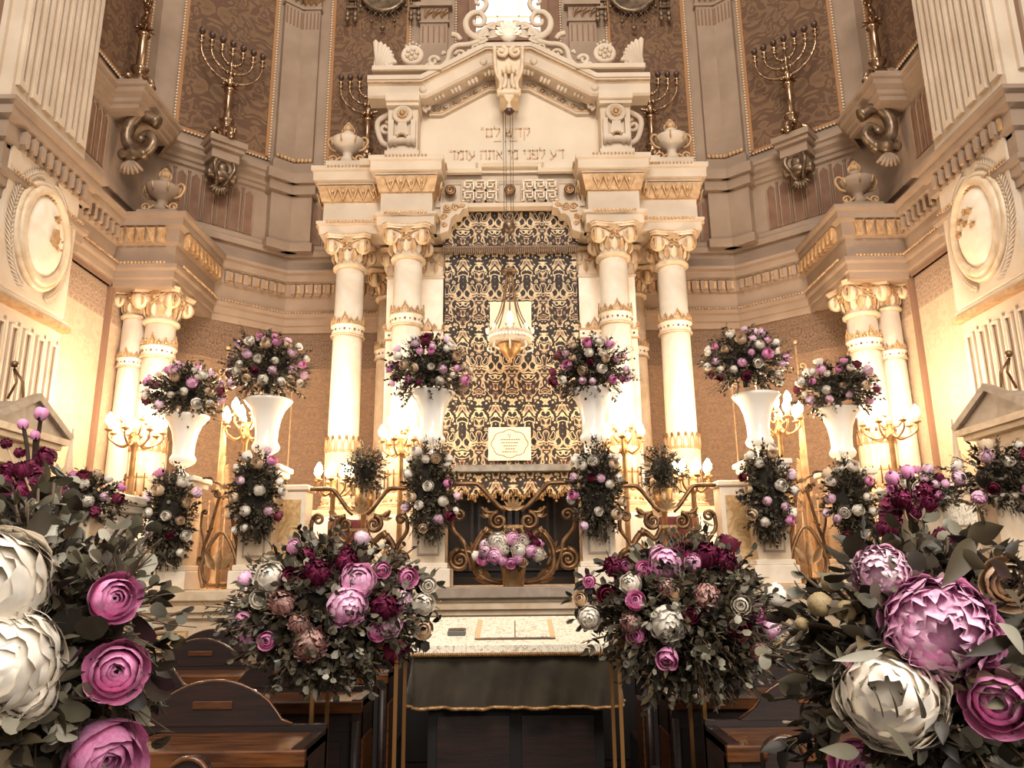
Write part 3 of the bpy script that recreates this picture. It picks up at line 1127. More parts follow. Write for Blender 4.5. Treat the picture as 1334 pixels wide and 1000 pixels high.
# corner brackets over the curtain opening
for s in (-1, 1):
    mb = MB()
    P = [(1.02, 6.95), (.62, 6.95), (.62, 6.86), (.7, 6.84), (.74, 6.76), (.8, 6.76), (.86, 6.7), (.88, 6.62), (.9, 6.5), (1.02, 6.46)]
    P = [(s*x, z) for x, z in P]
    if s == -1: P = P
    else: P = P[::-1]
    P = P[::-1] if s == -1 else P[::-1]
    mb.prism(P if s == 1 else P[::-1][::-1], 10.3, 10.6)
    for cx, cz, r, e in ((.93, 6.87, .055, 1), (.8, 6.86, .05, -1), (.7, 6.9, .03, 1), (.97, 6.72, .045, -1), (.96, 6.6, .035, 1)):
        mb.tube(spiral(s*cx, cz, r, .012, 0, e*s*1.3, 10.29, 18), .014, 5, 1)
        mb.ball((s*cx, 10.29, cz), .018, 6, 1)
    mb.tube(crv([(s*.98, 10.29, 6.8), (s*.88, 10.29, 6.8), (s*.84, 10.29, 6.92), (s*.74, 10.29, 6.88), (s*.66, 10.29, 6.91)], 5), .013, 5, 1)
    A(mb, 'scroll_bracket', [STONE_W, GOLD_S])

# consoles carrying the pediment
for s in (-1, 1):
    x = s*1.57
    mb = MB()
    mb.box(x-.22, x+.22, 10.1, 10.5, 7.56, 8.6)
    mb.box(x-.25, x+.25, 10.05, 10.5, 7.52, 7.66)
    mb.box(x-.24, x+.24, 10.02, 10.5, 8.38, 8.44)
    mb.box(x-.25, x+.25, 9.98, 10.5, 8.44, 8.56)
    for e in (-1, 1):
        mb.box(x+e*.16-.035, x+e*.16+.035, 10.03, 10.12, 7.8, 8.15)
    mb.push(TR(x, 10.06, 7.82) @ Matrix.Rotation(PI/2, 4, 'Y'))
    mb.lathe([(.07, -.2), (.09, -.17), (.06, -.14), (.08, -.1), (.05, -.05), (.05, .05), (.08, .1), (.06, .14), (.09, .17), (.07, .2)], 16)
    mb.pop()
    mb.push(TR(x, 10.1, 8.24) @ Matrix.Rotation(PI/2, 4, 'X'))
    mb.lathe([(.15, -.02), (.15, .06), (.12, .09), (.11, .07), (1e-5, .07)], 24)
    mb.pop()
    mb.prism([(x-.06, 8.1), (x-.1, 7.9), (x+.1, 7.9), (x+.06, 8.1)], 10.03, 10.1)
    for i in range(10):   # gilt rosette
        a = 2*PI*i/10
        mb.ball((x+.055*math.cos(a), 10.02, 8.24+.055*math.sin(a)), .024, 6, 1)
    mb.ball((x, 10.01, 8.24), .03, 8, 1)
    for i in range(5):
        a = PI*(.1 + .8*i/4)
        mb.ball((x+.06*math.cos(a), 10.0, 7.84+.06*math.sin(a)), .02, 6, 1)
    mb.tube(spiral(x+s*.3, 8.2, .11, .02, PI/2, s*1.3, 10.35, 20), .03, 6)
    mb.tube(crv([(x+s*.24, 10.35, 8.45), (x+s*.42, 10.35, 8.3), (x+s*.36, 10.35, 8.0), (x+s*.24, 10.35, 7.9)], 5), .045, 6)
    mb.tube(spiral(x-s*.33, 8.52, .07, .02, -PI/2, s*1.2, 10.3, 20), .025, 6)
    A(mb, 'console', [STONE_W, GOLD_S])

# raking cornice, modillions and rosette band
mb = MB()
mb.mouldxz([(0, -.27), (.25, -.27), (.28, -.24), (.3, -.1), (.34, -.06), (.34, -.03), (.36, -.02), (.36, .05), (0, .06)], pedp, 0, 10.35)
mb.mouldxz([(.0, -.0), (.345, -.075), (.36, -.07), (.345, -.055)], pedp, 1, 10.345)
for s in (-1, 1):
    for x, z in ((-s*.38, 9.33), (-s*1.28, 8.87)):
        mb.ball((x, 10.06, z), .06, 10, 0, (1, .6, 1))
mb.prism([(-2.1, 9.02), (-2.06, 9.08), (-1.3, 9.08), (-.35, 9.62), (.35, 9.62), (1.3, 9.08), (2.06, 9.08), (2.1, 9.02), (1.3, 8.75), (.35, 9.3), (-.35, 9.3), (-1.3, 8.75)][::-1], 10.3, 10.9)
A(mb, 'raking_cornice', [STONE_W, GOLD_S], -.2)
mb = MB()
inner = [(-1.22, 8.44), (-1.02, 8.44), (-.3, 8.86), (.3, 8.86), (1.02, 8.44), (1.22, 8.44)]
mb.mouldxz([(0, 0), (.06, 0), (.06, .03), (.03, .05), (.03, .19), (.07, .2), (.12, .26), (0, .26)], inner, 0, 10.44)
mb.mouldxz([(.02, .035), (.07, .03), (.07, .045), (.02, .05)], inner, 1, 10.44)
for s in (-1, 1):
    for i in range(6):
        t = i/5
        x = s*(1.12 - t*.76)
        z = 8.55 + max(0, (1.02-abs(x)))*.583
        mb.tube(spiral(x, z, .05, .012, 0, s*1.2, 10.4, 14), .012, 5, 1)
        mb.ball((x, 10.39, z), .02, 6, 0)
        mb.tube([(x-s*.075, 10.4, z+.05), (x-s*.055, 10.4, z-.02)], .008, 4, 1)
A(mb, 'rosette_band', [STONE_W, GOLD_S])
for s in (-1, 1):
    for i in range(4):
        mb = MB()
        t = i/3
        x = s*(1.06 - t*.76)
        z = 8.79 + max(0, (1.0-abs(x)))*.57
        mb.push(TR(x, 10.25, z, 0, 0, s*.42 if i < 3 else s*.15))
        mb.box(-.12, .12, -.1, .2, .16, .19)
        mb.box(-.1, .1, -.08, .2, .12, .16)
        for k in (-1, 0, 1):
            mb.push(TR(k*.06, -.05, 0))
            mb.lathe([(.018, -.06), (.032, .0), (.035, .06), (.02, .12)], 8)
            mb.pop()
        mb.pop()
        A(mb, 'modillion', STONE_W, -.14)

# central cartouche with pendant
mb = MB()
y = 10.02
P = [(-.23, 9.62), (-.2, 9.2), (-.13, 8.95), (-.14, 8.82), (.14, 8.82), (.13, 8.95), (.2, 9.2), (.23, 9.62)]
mb.prism(P, y-.02, y+.4)
for e in (-1, 1):
    mb.tube(spiral(e*.1, 9.5, .085, .02, PI/2, e*1.4, y-.08, 24), [.035-.015*i/24 for i in range(25)], 8)
    mb.ball((e*.1, y-.1, 9.5), .03, 8)
    mb.tube(crv([(e*.21, y-.06, 9.6), (e*.19, y-.06, 9.2), (e*.12, y-.08, 9.0), (e*.13, y-.08, 8.85)], 5), .03, 6)
    mb.tube(crv([(e*.05, y-.06, 9.15), (e*.05, y-.08, 8.98), (e*.08, y-.1, 8.88)], 5), [.03]*11, 6)
mb.ball((0, y-.1, 9.2), .07, 10, 0, (.8, .8, 1.2))
for e in (-1, 1): mb.ball((e*.07, y-.08, 9.18), .045, 8)
mb.push(TR(0, y-.04, 8.84) @ Matrix.Rotation(PI/2, 4, 'Y'))
mb.lathe([(.05, -.18), (.07, -.15), (.05, -.1), (.075, -.06), (.05, 0), (.075, .06), (.05, .1), (.07, .15), (.05, .18)], 12)
mb.pop()
for t in range(-2, 3):
    v, f = leafv(.17, .07, .3, .3)
    mb.push(TR(t*.035, y-.08, 8.8) @ Matrix.Rotation(PI/2 + t*.3, 4, 'Y') @ Matrix.Rotation(PI/2, 4, 'X'))
    mb.add(v, f, 0, True); mb.pop()
mb.lathe([(.02, 0), (.04, .03), (.05, .08), (.03, .12), (.02, .2)], 12, (0, y-.03, 8.52), 0, flute=6, famp=.12)
mb.lathe([(1e-5, -.03), (.05, 0), (.07, .05), (.04, .08)], 12, (0, y-.03, 8.5), 1, flute=6, famp=.15)
A(mb, 'cartouche', [MARBLE_D, DARKBALL], -.3)

# crest: scrolls, shells, rosettes and centre leaves on top of the pediment
for s in (-1, 1):
    mb = MB(); y = 10.04
    def S(pts): return [(s*x, y, z) for x, z in pts]
    mb.box(s*2.03, s*1.0, y-.08, y+.12, 9.07, 9.14)
    # shell acroterion at the corner
    for i in range(8):
        a = PI*.5 + (.05 - .17*i)*1.0
        L = .5 - i*.03
        v = [(0, -.03, 0), (L, -.03, -.055+.0), (L*1.06, -.01, 0), (L, -.03, .055), (L*.5, -.05, 0)]
        mb.push(TR(s*1.98, y, 9.14) @ Matrix.Diagonal((s*-1, 1, 1, 1)) @ Matrix.Rotation(-a, 4, 'Y'))
        mb.tube([(0, 0, 0), (L*.5, 0, 0), (L*.9, 0, 0), (L, 0, 0)], [.012, .03, .045, .01], 6)
        mb.pop()
    mb.prism([(p if s == -1 else (-p[0], p[1])) for p in [(-2.03, 9.1), (-1.8, 9.1), (-1.78, 9.3), (-1.9, 9.45), (-2.0, 9.5)]][::(1 if s == -1 else -1)], y-.0, y+.06)
    # rosette
    mb.push(TR(s*1.44, y-.03, 9.33) @ Matrix.Rotation(PI/2, 4, 'X'))
    mb.lathe([(.16, -.03), (.175, .0), (.16, .04), (.12, .05), (.1, .03), (1e-5, .06)], 20)
    mb.pop()
    for i in range(6):
        a = 2*PI*i/6 + .3
        mb.ball((s*1.44+.075*math.cos(a), y-.08, 9.33+.075*math.sin(a)), .035, 6)
    mb.ball((s*1.44, y-.1, 9.33), .03, 6)
    for i in range(5): mb.ball((s*1.44 + (i-2)*.05, y-.0, 9.52+.03*(2-abs(i-2))), .025, 6)
    # small volutes and long S scroll
    def vol(cx, cz, r, a0, t, th): mb.tube([(s*x, y, z) for x, _, z in spiral(cx, cz, r, .02, a0, t, 0, 22)], [th*(1-.4*i/22) for i in range(23)], 7)
    vol(1.78, 9.22, .08, PI, -1.2, .035)
    mb.tube(crv(S([(1.86, 9.22), (1.75, 9.13), (1.55, 9.12), (1.3, 9.12), (1.2, 9.2)]), 5), .035, 7)
    vol(1.13, 9.26, .085, PI, -1.2, .035)
    mb.tube(crv(S([(1.2, 9.2), (1.05, 9.13), (.92, 9.25), (.88, 9.42), (.78, 9.52), (.6, 9.54), (.42, 9.6)]), 5), [.045]*31, 7)
    vol(.72, 9.36, .085, 0, 1.2, .03)
    vol(.5, 9.48, .06, PI, -1.1, .025)
    mb.ball((s*.6, y, 9.42), .035, 6)
    mb.tube(crv(S([(.95, 9.38), (.98, 9.42), (1.0, 9.36)]), 4), .02, 6)
    # tall crown scroll
    mb.tube(crv(S([(.35, 9.62), (.5, 9.66), (.62, 9.78), (.64, 9.95), (.55, 10.08), (.42, 10.09), (.36, 9.98), (.4, 9.88), (.5, 9.88), (.52, 9.96)]), 6), [.06 - .0006*i for i in range(55)], 8)
    mb.tube(crv(S([(.46, 10.09), (.38, 10.14), (.33, 10.24), (.36, 10.34), (.45, 10.36), (.49, 10.28), (.44, 10.24)]), 5), [.045-.0006*i for i in range(31)], 8)
    mb.tube(crv(S([(.72, 9.62), (.78, 9.7), (.86, 9.72)]), 4), [.04]*9, 6)
    # leaves towards the centre
    for (x, z, a, L) in ((.38, 9.72, .5, .3), (.3, 9.82, .9, .25), (.2, 9.86, 1.2, .2), (.4, 9.64, .1, .25), (.14, 9.74, 1.3, .2), (.26, 9.7, .4, .24)):
        v, f = leafv(L, .16, .4, .5)
        mb.push(TR(s*(x-.1), y-.05, z-.06) @ Matrix.Diagonal((s, 1, 1, 1)) @ Matrix.Rotation(-a, 4, 'Y') @ Matrix.Rotation(PI/2, 4, 'X'))
        mb.add(v, f, 0, True); mb.pop()
    mb.tube(crv(S([(.45, 9.64), (.36, 9.76), (.24, 9.86), (.1, 9.84), (.02, 9.72)]), 5), [.06]*21, 7)
    A(mb, 'crest_scroll', [STONE_W], -.13)
mb = MB(); y = 10.0
for t in range(-3, 4):
    v, f = leafv(.3 - abs(t)*.03, .1, .4, .1)
    mb.push(TR(0, y-.04, 9.66) @ Matrix.Rotation(t*.45 - PI/2, 4, 'Y') @ Matrix.Rotation(PI/2, 4, 'X'))
    mb.add(v, f, 0, True); mb.pop()
mb.ball((0, y, 9.68), .12, 10, 0, (1.2, .6, 1))
A(mb, 'crest_palmette', [MARBLE], -.14)

# inner side walls of the recess and the dark doors under the curtain
mb = MB()
mb.box(-.95, .95, 10.95, 11.05, 1.53, 6.48, 0)
for s in (-1, 1):
    for x0, x1, z0, z1 in ((.12, .5, 1.7, 2.7), (.56, .94, 1.7, 2.7)):
        mb.box(s*x0, s*x1, 10.92, 10.96, z0, z1, 1)
        mb.box(s*(x0+.04), s*(x1-.04), 10.915, 10.96, z0+.04, z1-.04, 0)
    mb.box(s*.02, s*.08, 10.9, 10.96, 1.6, 2.9, 1)
mb.box(-.8, .8, 9.9, 10.95, 1.53, 1.62, 0)
o = mb.build('ark_doors', [WOOD_B, WOOD])
tag(o, 'dark panelled wooden ark doors below the fringe of the curtain', 'doors')
for s in (-1, 1):
    mb = MB()
    mb.box(s*.84, s*1.13, 9.8, 10.3, 1.53, 2.6, 0, .01)
    mb.box(s*.82, s*1.14, 9.78, 10.32, 2.5, 2.6, 0, .01)
    mb.box(s*.88, s*1.09, 9.785, 9.81, 1.7, 2.4, 1)
    o = mb.build('wooden_pier', [WOOD, WOOD_L])
    tag(o, 'brown wooden pier beside the ark doors, below the %s inner column' % ('left' if s < 0 else 'right'), 'pier')

# ------------------------------------------------------------ curtain
def cloth(x0, x1, z0, z1, y, amp, n=90, m=20, scal=0, freq=9, seed=1, m0=0):
    mb = MB(); v, f = [], []
    for j in range(m+1):
        t = j/m
        for i in range(n+1):
            u = i/n
            x = x0 + (x1-x0)*u
            zb = z0 - scal*abs(math.sin(PI*u*8))
            z = z1*(1-t) + zb*t
            yy = y - amp*math.sin(u*freq*2*PI + .4*math.sin(3*t))*(.3 + .7*t)
            v.append((x, yy, z))
    for j in range(m):
        for i in range(n):
            a = j*(n+1)+i
            f.append((a, a+n+1, a+n+2, a+1))
    mb.add(v, f, m0, True)
    return mb


t = thing('ark_curtain', 'tall black and gold damask curtain hanging at the centre of the ark', 'curtain', (0, 10.5, 3.07))
def L_(mb, name, mats, t, o=(0, 10.5, 3.07)):
    mb.v = [(x-o[0], y-o[1], z-o[2]) for x, y, z in mb.v]
    return mb.build(name, mats, t)
L_(cloth(-.97, .97, 3.07, 6.4, 10.62, .012), 'main_panel', CURTAIN, t)
mb = MB()
L_(cloth(-1.0, 1.0, 6.3, 6.92, 10.56, .012, m=6), 'pelmet', CURTAIN, t)
mb = MB()
for i in range(64):
    x = -.99 + i*1.98/63
    mb.tube([(x, 10.54, 6.34), (x+.004, 10.53, 6.29), (x, 10.54, 6.24)], [.014, .016, .012], 5)
mb.box(-1.0, 1.0, 10.53, 10.56, 6.33, 6.36)
L_(mb, 'pelmet_fringe', mat('grey_gold_fringe', '#8f7660', '#6e5644', .8, scale=40), t)
L_(cloth(-.88, .92, 2.78, 3.02, 10.5, .02, m=6, scal=.1, freq=4), 'lower_valance', CURTAIN, t)
mb = MB()
for i in range(60):
    u = i/59
    x = -.88 + 1.8*u
    z = 2.78 - .1*abs(math.sin(PI*u*8))
    mb.tube([(x, 10.47, z+.02), (x, 10.47, z-.05)], [.01, .016], 5)
    if i % 3 == 0: mb.ball((x, 10.465, z-.07), .02, 6)
L_(mb, 'tassel_fringe', GFRINGE, t)
mb = MB(); mb.box(-.97, .97, 10.36, 10.5, 3.0, 3.1, 0, .01)
L_(mb, 'grey_rail', GREYBAR, t)

# parchment sheet behind the lamp
mb = MB(); mb.box(-.31, .29, 10.57, 10.595, 5.0, 5.5)
o = mb.build('parchment_panel', [PAPER])
tag(o, 'plain pale square panel on the curtain behind the hanging lamp', 'panel')
# lobed text plaque
a0, a1 = at(639, 559, 10.56), at(689, 597, 10.56)
pz, px_ = (a0.z+a1.z)/2, (a0.x+a1.x)/2
t = thing('text_plaque', 'small cream plaque with lobed border and lines of writing, low on the curtain', 'plaque', (px_, 10.56, pz))
mb = MB(); mb.box(-.295, .295, -.01, .015, -.235, .235, 0, .006)
mb.build('board', PAPER, t)
mb = MB()
P = []
for i in range(72):
    a = 2*PI*i/72
    P.append((.235*math.cos(a)*(1+.09*abs(math.cos(4*a))), -.014, .175*math.sin(a)*(1+.12*abs(math.cos(4*a)))))
mb.tube(P, .005, 4, 0, True)
mb.build('lobed_border', INK, t)
mb = MB()
rnd = random.Random(3)
for k, (wd, zz) in enumerate(((.05, .125), (.02, .095), (.26, .06), (.24, .015), (.17, -.03), (.12, -.07), (.2, -.11))):
    x = -wd/2
    while x < wd/2:
        g = rnd.uniform(.012, .03)
        mb.box(x, x+g, -.014, -.009, zz-.008, zz+.004)
        if rnd.random() < .6: mb.box(x, x+.005, -.014, -.009, zz-.01, zz+.012)
        x += g + .009
mb.build('writing', INK, t)

# ------------------------------------------------------------ hanging eternal lamp
lx, ly = -.02, 9.95
lz = at(662, 440, ly).z
t = thing('hanging_lamp', 'crystal and gilt hanging lamp on long chains in front of the curtain', 'lamp', (lx, ly, lz))
mb = MB()
ztop = 8.2 - lz
for e in (-1, 1):
    for g in (.07, .035):
        mb.tube([(e*g, 0, ztop), (e*g*.9, 0, 1.5), (e*g*.6, 0, 1.2)], .004, 4)
mb.build('chain', DARKBALL, t)
mb = MB()
zb = at(662, 295, ly).z - lz
mb.ball((0, 0, zb), .09, 14, 0, (1, 1, 1.2))
mb.lathe([(.02, .1), (.03, .13), (.01, .16)], 10, (0, 0, zb))
mb.build('counterweight', SILV, t)
mb = MB()
zc = at(662, 352, ly).z - lz
mb.lathe([(.01, .05), (.05, .03), (.1, 0), (.11, -.02), (.08, -.04)], 18, (0, 0, zc))
mb.build('canopy_cap', SILV, t)
mb = MB()
for i in range(8):
    a = 2*PI*i/8
    pts = [(.03*math.cos(a), .03*math.sin(a), zc-.03), (.13*math.cos(a), .13*math.sin(a), .4), (.3*math.cos(a), .3*math.sin(a), .06)]
    mb.tube(crv(pts, 8), .009, 5)
mb.build('hanger_chain', BRONZE, t)
mb = MB()
mb.lathe([(.27, -.09), (.3, -.08), (.28, -.06), (.28, .04), (.3, .06), (.27, .07)], 8, m=0, s=False)
for i in range(40):
    a = 2*PI*i/40
    mb.ball((.29*math.cos(a), .29*math.sin(a), -.01), .024, 5, 1)
for i in range(8):
    a = 2*PI*i/8
    mb.ball((.3*math.cos(a), .3*math.sin(a), .1), .035, 6, 1, (1, 1, 1.5))
    mb.tube(crv([(.28*math.cos(a), .28*math.sin(a), -.1), (.3*math.cos(a), .3*math.sin(a), -.17), (.2*math.cos(a), .2*math.sin(a), -.2)], 4), .016, 5, 0)
mb.build('crystal_ring', [CRYS, WHITE], t)
mb = MB()
mb.lathe([(1e-5, -.36), (.03, -.34), (.02, -.3), (.06, -.28), (.1, -.22), (.16, -.17), (.17, -.13), (.19, -.11), (.15, -.09)], 20, flute=10, famp=.05)
mb.build('gilt_bowl', GOLD, t)
mb = MB()
mb.lathe([(.03, .05), (.05, .06), (.055, .18), (.07, .2)], 14, m=1)
for i in range(10):
    a = 2*PI*i/10
    mb.tube([(.1*math.cos(a), .1*math.sin(a), .05), (.11*math.cos(a), .11*math.sin(a), .14)], [.02, .012], 5, 1)
mb.build('glass_cups', [CRYS, CRYS], t)
mb = MB()
mb.lathe([(.03, .2), (.045, .24), (.042, .32), (.015, .38), (1e-5, .4)], 14)
mb.build('flame', FLAME, t)

# ------------------------------------------------------------ wall brackets, menorahs, urns
def menorah_parts(t, k=1.0):
    S_ = Matrix.Diagonal((k, k, k, 1))
    mb = MB(); mb.push(S_)
    for i in range(3):
        a = PI/2*3 + 2*PI*i/3
        mb.tube(crv([(.1*math.cos(a), .1*math.sin(a), .2), (.2*math.cos(a), .2*math.sin(a), .16), (.24*math.cos(a), .24*math.sin(a), .04)], 5), [.06]*11, 8)
        mb.ball((.25*math.cos(a), .25*math.sin(a), .05), .07, 8)
        mb.ball((.17*math.cos(a+.5), .17*math.sin(a+.5), .2), .045, 8)
    mb.lathe([(.17, 0), (.17, .03), (.12, .06), (.14, .16), (.11, .24), (.06, .3), (.1, .36), (.12, .4), (.07, .44)], 20, flute=6, famp=.08)
    mb.build('base', BRASS, t)
    mb = MB(); mb.push(S_)
    mb.lathe([(.07, .42), (.055, .46), (.05, .9), (.075, .93), (.09, .96), (.05, 1.0), (.03, 1.06), (.05, 1.1), (.06, 1.16), (.03, 1.2)], 16, flute=8, famp=.06)
    mb.lathe([(.022, 1.15), (.022, 1.25), (.04, 1.27), (.022, 1.29), (.022, 1.43), (.035, 1.45), (.022, 1.47), (.022, 1.6)], 10)
    for i in range(8):
        a = 2*PI*i/8
        v, f = leafv(.12, .06, .4, .4)
        mb.push(TR(.03*math.cos(a), .03*math.sin(a), 1.0, a) @ Matrix.Rotation(-.5, 4, 'Y')); mb.add(v, f, 0, True); mb.pop()
        mb.ball((.1*math.cos(a), .1*math.sin(a), 1.04), .022, 6)
    mb.build('stem', BRASS, t)
    for j, (R_, z0) in enumerate(((.17, 1.42), (.34, 1.27), (.5, 1.1))):
        for e in (-1, 1):
            mb = MB(); mb.push(S_)
            pts, rs = [], []
            for i in range(25):
                a = PI/2*i/24
                pts.append((e*R_*math.sin(a), 0, z0 + (1.6-z0)*(1-math.cos(a))))
                rs.append(.017 + (.012 if i % 6 == 3 else 0))
            mb.tube(pts, rs, 7)
            mb.ball((e*.06, 0, z0), .04, 8)
            mb.build('branch', BRASS, t)
    mb = MB(); mb.push(S_)
    for x in (-.5, -.34, -.17, 0, .17, .34, .5):
        mb = MB(); mb.push(S_)
        mb.lathe([(.02, 1.58), (.045, 1.61), (.02, 1.64), (.03, 1.68), (.05, 1.7), (.03, 1.73), (.02, 1.76)], 10, (x, 0, 0), 0)
        mb.ball((x, 0, 1.82), .055, 10, 1, (1, 1, 1.15))
        mb.build('lamp_bulb', [BRASS, DARKBALL], t)


def corbel(x, y, rz, z, label, proj=.55, nm='wall_bracket'):
    t = thing(nm, label, 'bracket', (x, y, z-.95), rz)
    mb = MB()
    mb.box(-.3, .3, -proj, -.05, .85, .95)
    mb.box(-.27, .27, -proj+.05, -.05, .78, .85)
    mb.box(-.22, .22, -proj+.12, -.05, .62, .78)
    mb.box(-.16, .16, -proj+.2, -.05, .45, .62)
    mb.build('shelf', STONE, t)
    mb = MB()
    mb.push(TR(0, -.28, .4) @ Matrix.Rotation(PI/2, 4, 'Y'))
    mb.lathe([(.07, -.24), (.1, -.2), (.06, -.15), (.1, -.08), (.12, 0), (.1, .08), (.06, .15), (.1, .2), (.07, .24)], 16)
    mb.pop()
    mb.ball((0, -.3, .52), .11, 10)
    for e in (-1, 1): mb.tube(crv([(e*.13, -.4, .62), (e*.16, -.42, .5), (e*.1, -.36, .35), (e*.05, -.25, .25)], 5), .035, 7)
    mb.build('scroll', SILV, t)
    mb = MB()
    for i in range(7):
        a = -PI/2 + (i-3)*.33
        mb.tube([(0, -.2, .27), (.1*math.cos(a), -.26, .27 + .1*math.sin(a)), (.19*math.cos(a), -.22, .27 + .19*math.sin(a))], [.012, .03, .022], 6)
    mb.build('shell_drop', SILV, t)
    return t


sdn = {-1: 'left', 1: 'right'}
for s in (-1, 1):
    # on the oblique facet
    a = -s*fa
    bx, by = 0, 11.335
    bx = s*4.8
    nx, ny = (-s*math.sin(fa)), -math.cos(fa)
    corbel(bx, by, a, 8.42, 'stone wall bracket with shell drop under the menorah on the oblique %s wall' % sdn[s])
    t = thing('menorah', 'seven branched brass menorah on a bracket before the rust panel of the oblique %s wall' % sdn[s], 'menorah', (bx + nx*.33, by + ny*.33, 8.42), a)
    menorah_parts(t, 1.02)
    # back wall menorah, half hidden by the pediment
    corbel(s*2.47, 12.2, 0, 8.4, 'stone bracket on the back wall behind the urn, %s of the pediment' % sdn[s], .45)
    t = thing('menorah', 'seven branched menorah partly hidden behind the %s end of the pediment' % sdn[s], 'menorah', (s*2.47, 11.93, 8.4), 0)
    menorah_parts(t, 1.0)
    # jamb menorah
    t = thing('menorah', 'tall brass menorah at the top %s edge of the picture, cut off by the frame' % sdn[s], 'menorah', (s*5.4, 9.82, 8.46), s*.9)
    menorah_parts(t, 1.05)
    # big scroll console under the jamb block
    t = thing('scroll_console', 'large curled scroll console under the upper %s shelf of the jamb' % sdn[s], 'console', (s*5.3, 9.9, 7.1))
    mb = MB()
    mb.tube(crv([(s*-.3, -.15, .85), (s*-.05, -.2, .95), (s*.1, -.2, .7), (s*.05, -.2, .45), (s*-.15, -.2, .35), (s*-.28, -.2, .5), (s*-.2, -.2, .65), (s*-.08, -.2, .6)], 7), [.1-.001*i for i in range(50)], 10)
    mb.ball((s*-.1, -.2, .57), .07, 8)
    mb.build('scroll', SILV, t)
    mb = MB()
    mb.push(TR(s*-.02, -.2, .33) @ Matrix.Rotation(PI/2, 4, 'Y'))
    mb.lathe([(.06, -.2), (.09, -.15), (.06, -.1), (.1, -.03), (.1, .03), (.06, .1), (.09, .15), (.06, .2)], 14)
    mb.pop()
    mb.build('roll', SILV, t)
    mb = MB()
    for i in range(6):
        an = -PI/2 + (i-2.5)*.3
        mb.tube([(0, -.2, .25), (.14*math.cos(an), -.22, .25+.14*math.sin(an)), (.24*math.cos(an), -.18, .25+.22*math.sin(an))], [.012, .035, .02], 6)
    mb.build('leaf_drop', STONE, t)


def urn(x, y, z, k, label, m=STONE_W):
    t = thing('urn', label, 'urn', (x, y, z))
    mb = MB(); mb.box(-.3*k, .3*k, -.16*k, .16*k, 0, .12*k, 0, .01)
    for e in (-1, 1):
        mb.tube([(p[0], -.08*k, p[2]) for p in spiral(e*.2*k, .18*k, .07*k, .015*k, 0 if e > 0 else PI, e*1.2, 0, 16)], .018*k, 6, 1)
        mb.tube(crv([(e*.27*k, -.08*k, .18*k), (e*.2*k, -.08*k, .14*k), (e*.08*k, -.08*k, .22*k)], 4), .018*k, 6, 1)
    mb.build('foot', [m, GOLD_S], t)
    mb = MB(); mb.push(Matrix.Diagonal((k, k, k, 1)))
    mb.lathe([(.1, .12), (.12, .2), (.07, .27), (.09, .32), (.19, .37), (.25, .46), (.26, .53), (.2, .57), (.08, .58), (.07, .63), (.1, .67)], 24)
    mb.build('bowl', m, t)
    mb = MB(); mb.push(Matrix.Diagonal((k, k, k, 1)))
    for e in (-1, 1):
        mb = MB(); mb.push(Matrix.Diagonal((k, k, k, 1)))
        mb.tube(crv([(e*.18, 0, .56), (e*.27, 0, .6), (e*.32, 0, .52), (e*.26, 0, .4), (e*.17, 0, .36)], 5), .022, 6)
        mb.build('handle', GOLD_S, t)
    mb = MB(); mb.push(Matrix.Diagonal((k, k, k, 1)))
    for i in range(7):
        a = 2*PI*i/7
        mb.tube([(.24*math.cos(a), .24*math.sin(a), .42), (.27*math.cos(a), .27*math.sin(a), .53)], .015, 5)
    mb.build('gilt_ribs', GOLD_S, t)
    mb = MB(); mb.push(Matrix.Diagonal((k, k, k, 1)))
    mb.ball((0, 0, .74), .09, 12, 0, (1, 1, .9)); mb.ball((0, 0, .84), .04, 8)
    for i in range(6):
        a = 2*PI*i/6
        mb.tube(crv([(.03*math.cos(a), .03*math.sin(a), .64), (.1*math.cos(a), .1*math.sin(a), .72), (.03*math.cos(a), .03*math.sin(a), .84)], 4), .014, 5)
    mb.build('finial', GOLD_S, t)


for s in (-1, 1):
    urn(s*2.45, 10.45, 7.54, .95, 'cream urn with gilt handles on the %s shoulder of the ark canopy' % sdn[s])
    urn(s*5.05, 10.2, 6.66, .95, 'taupe urn with gilt finial on the cornice block above the far %s column' % sdn[s], STONE)

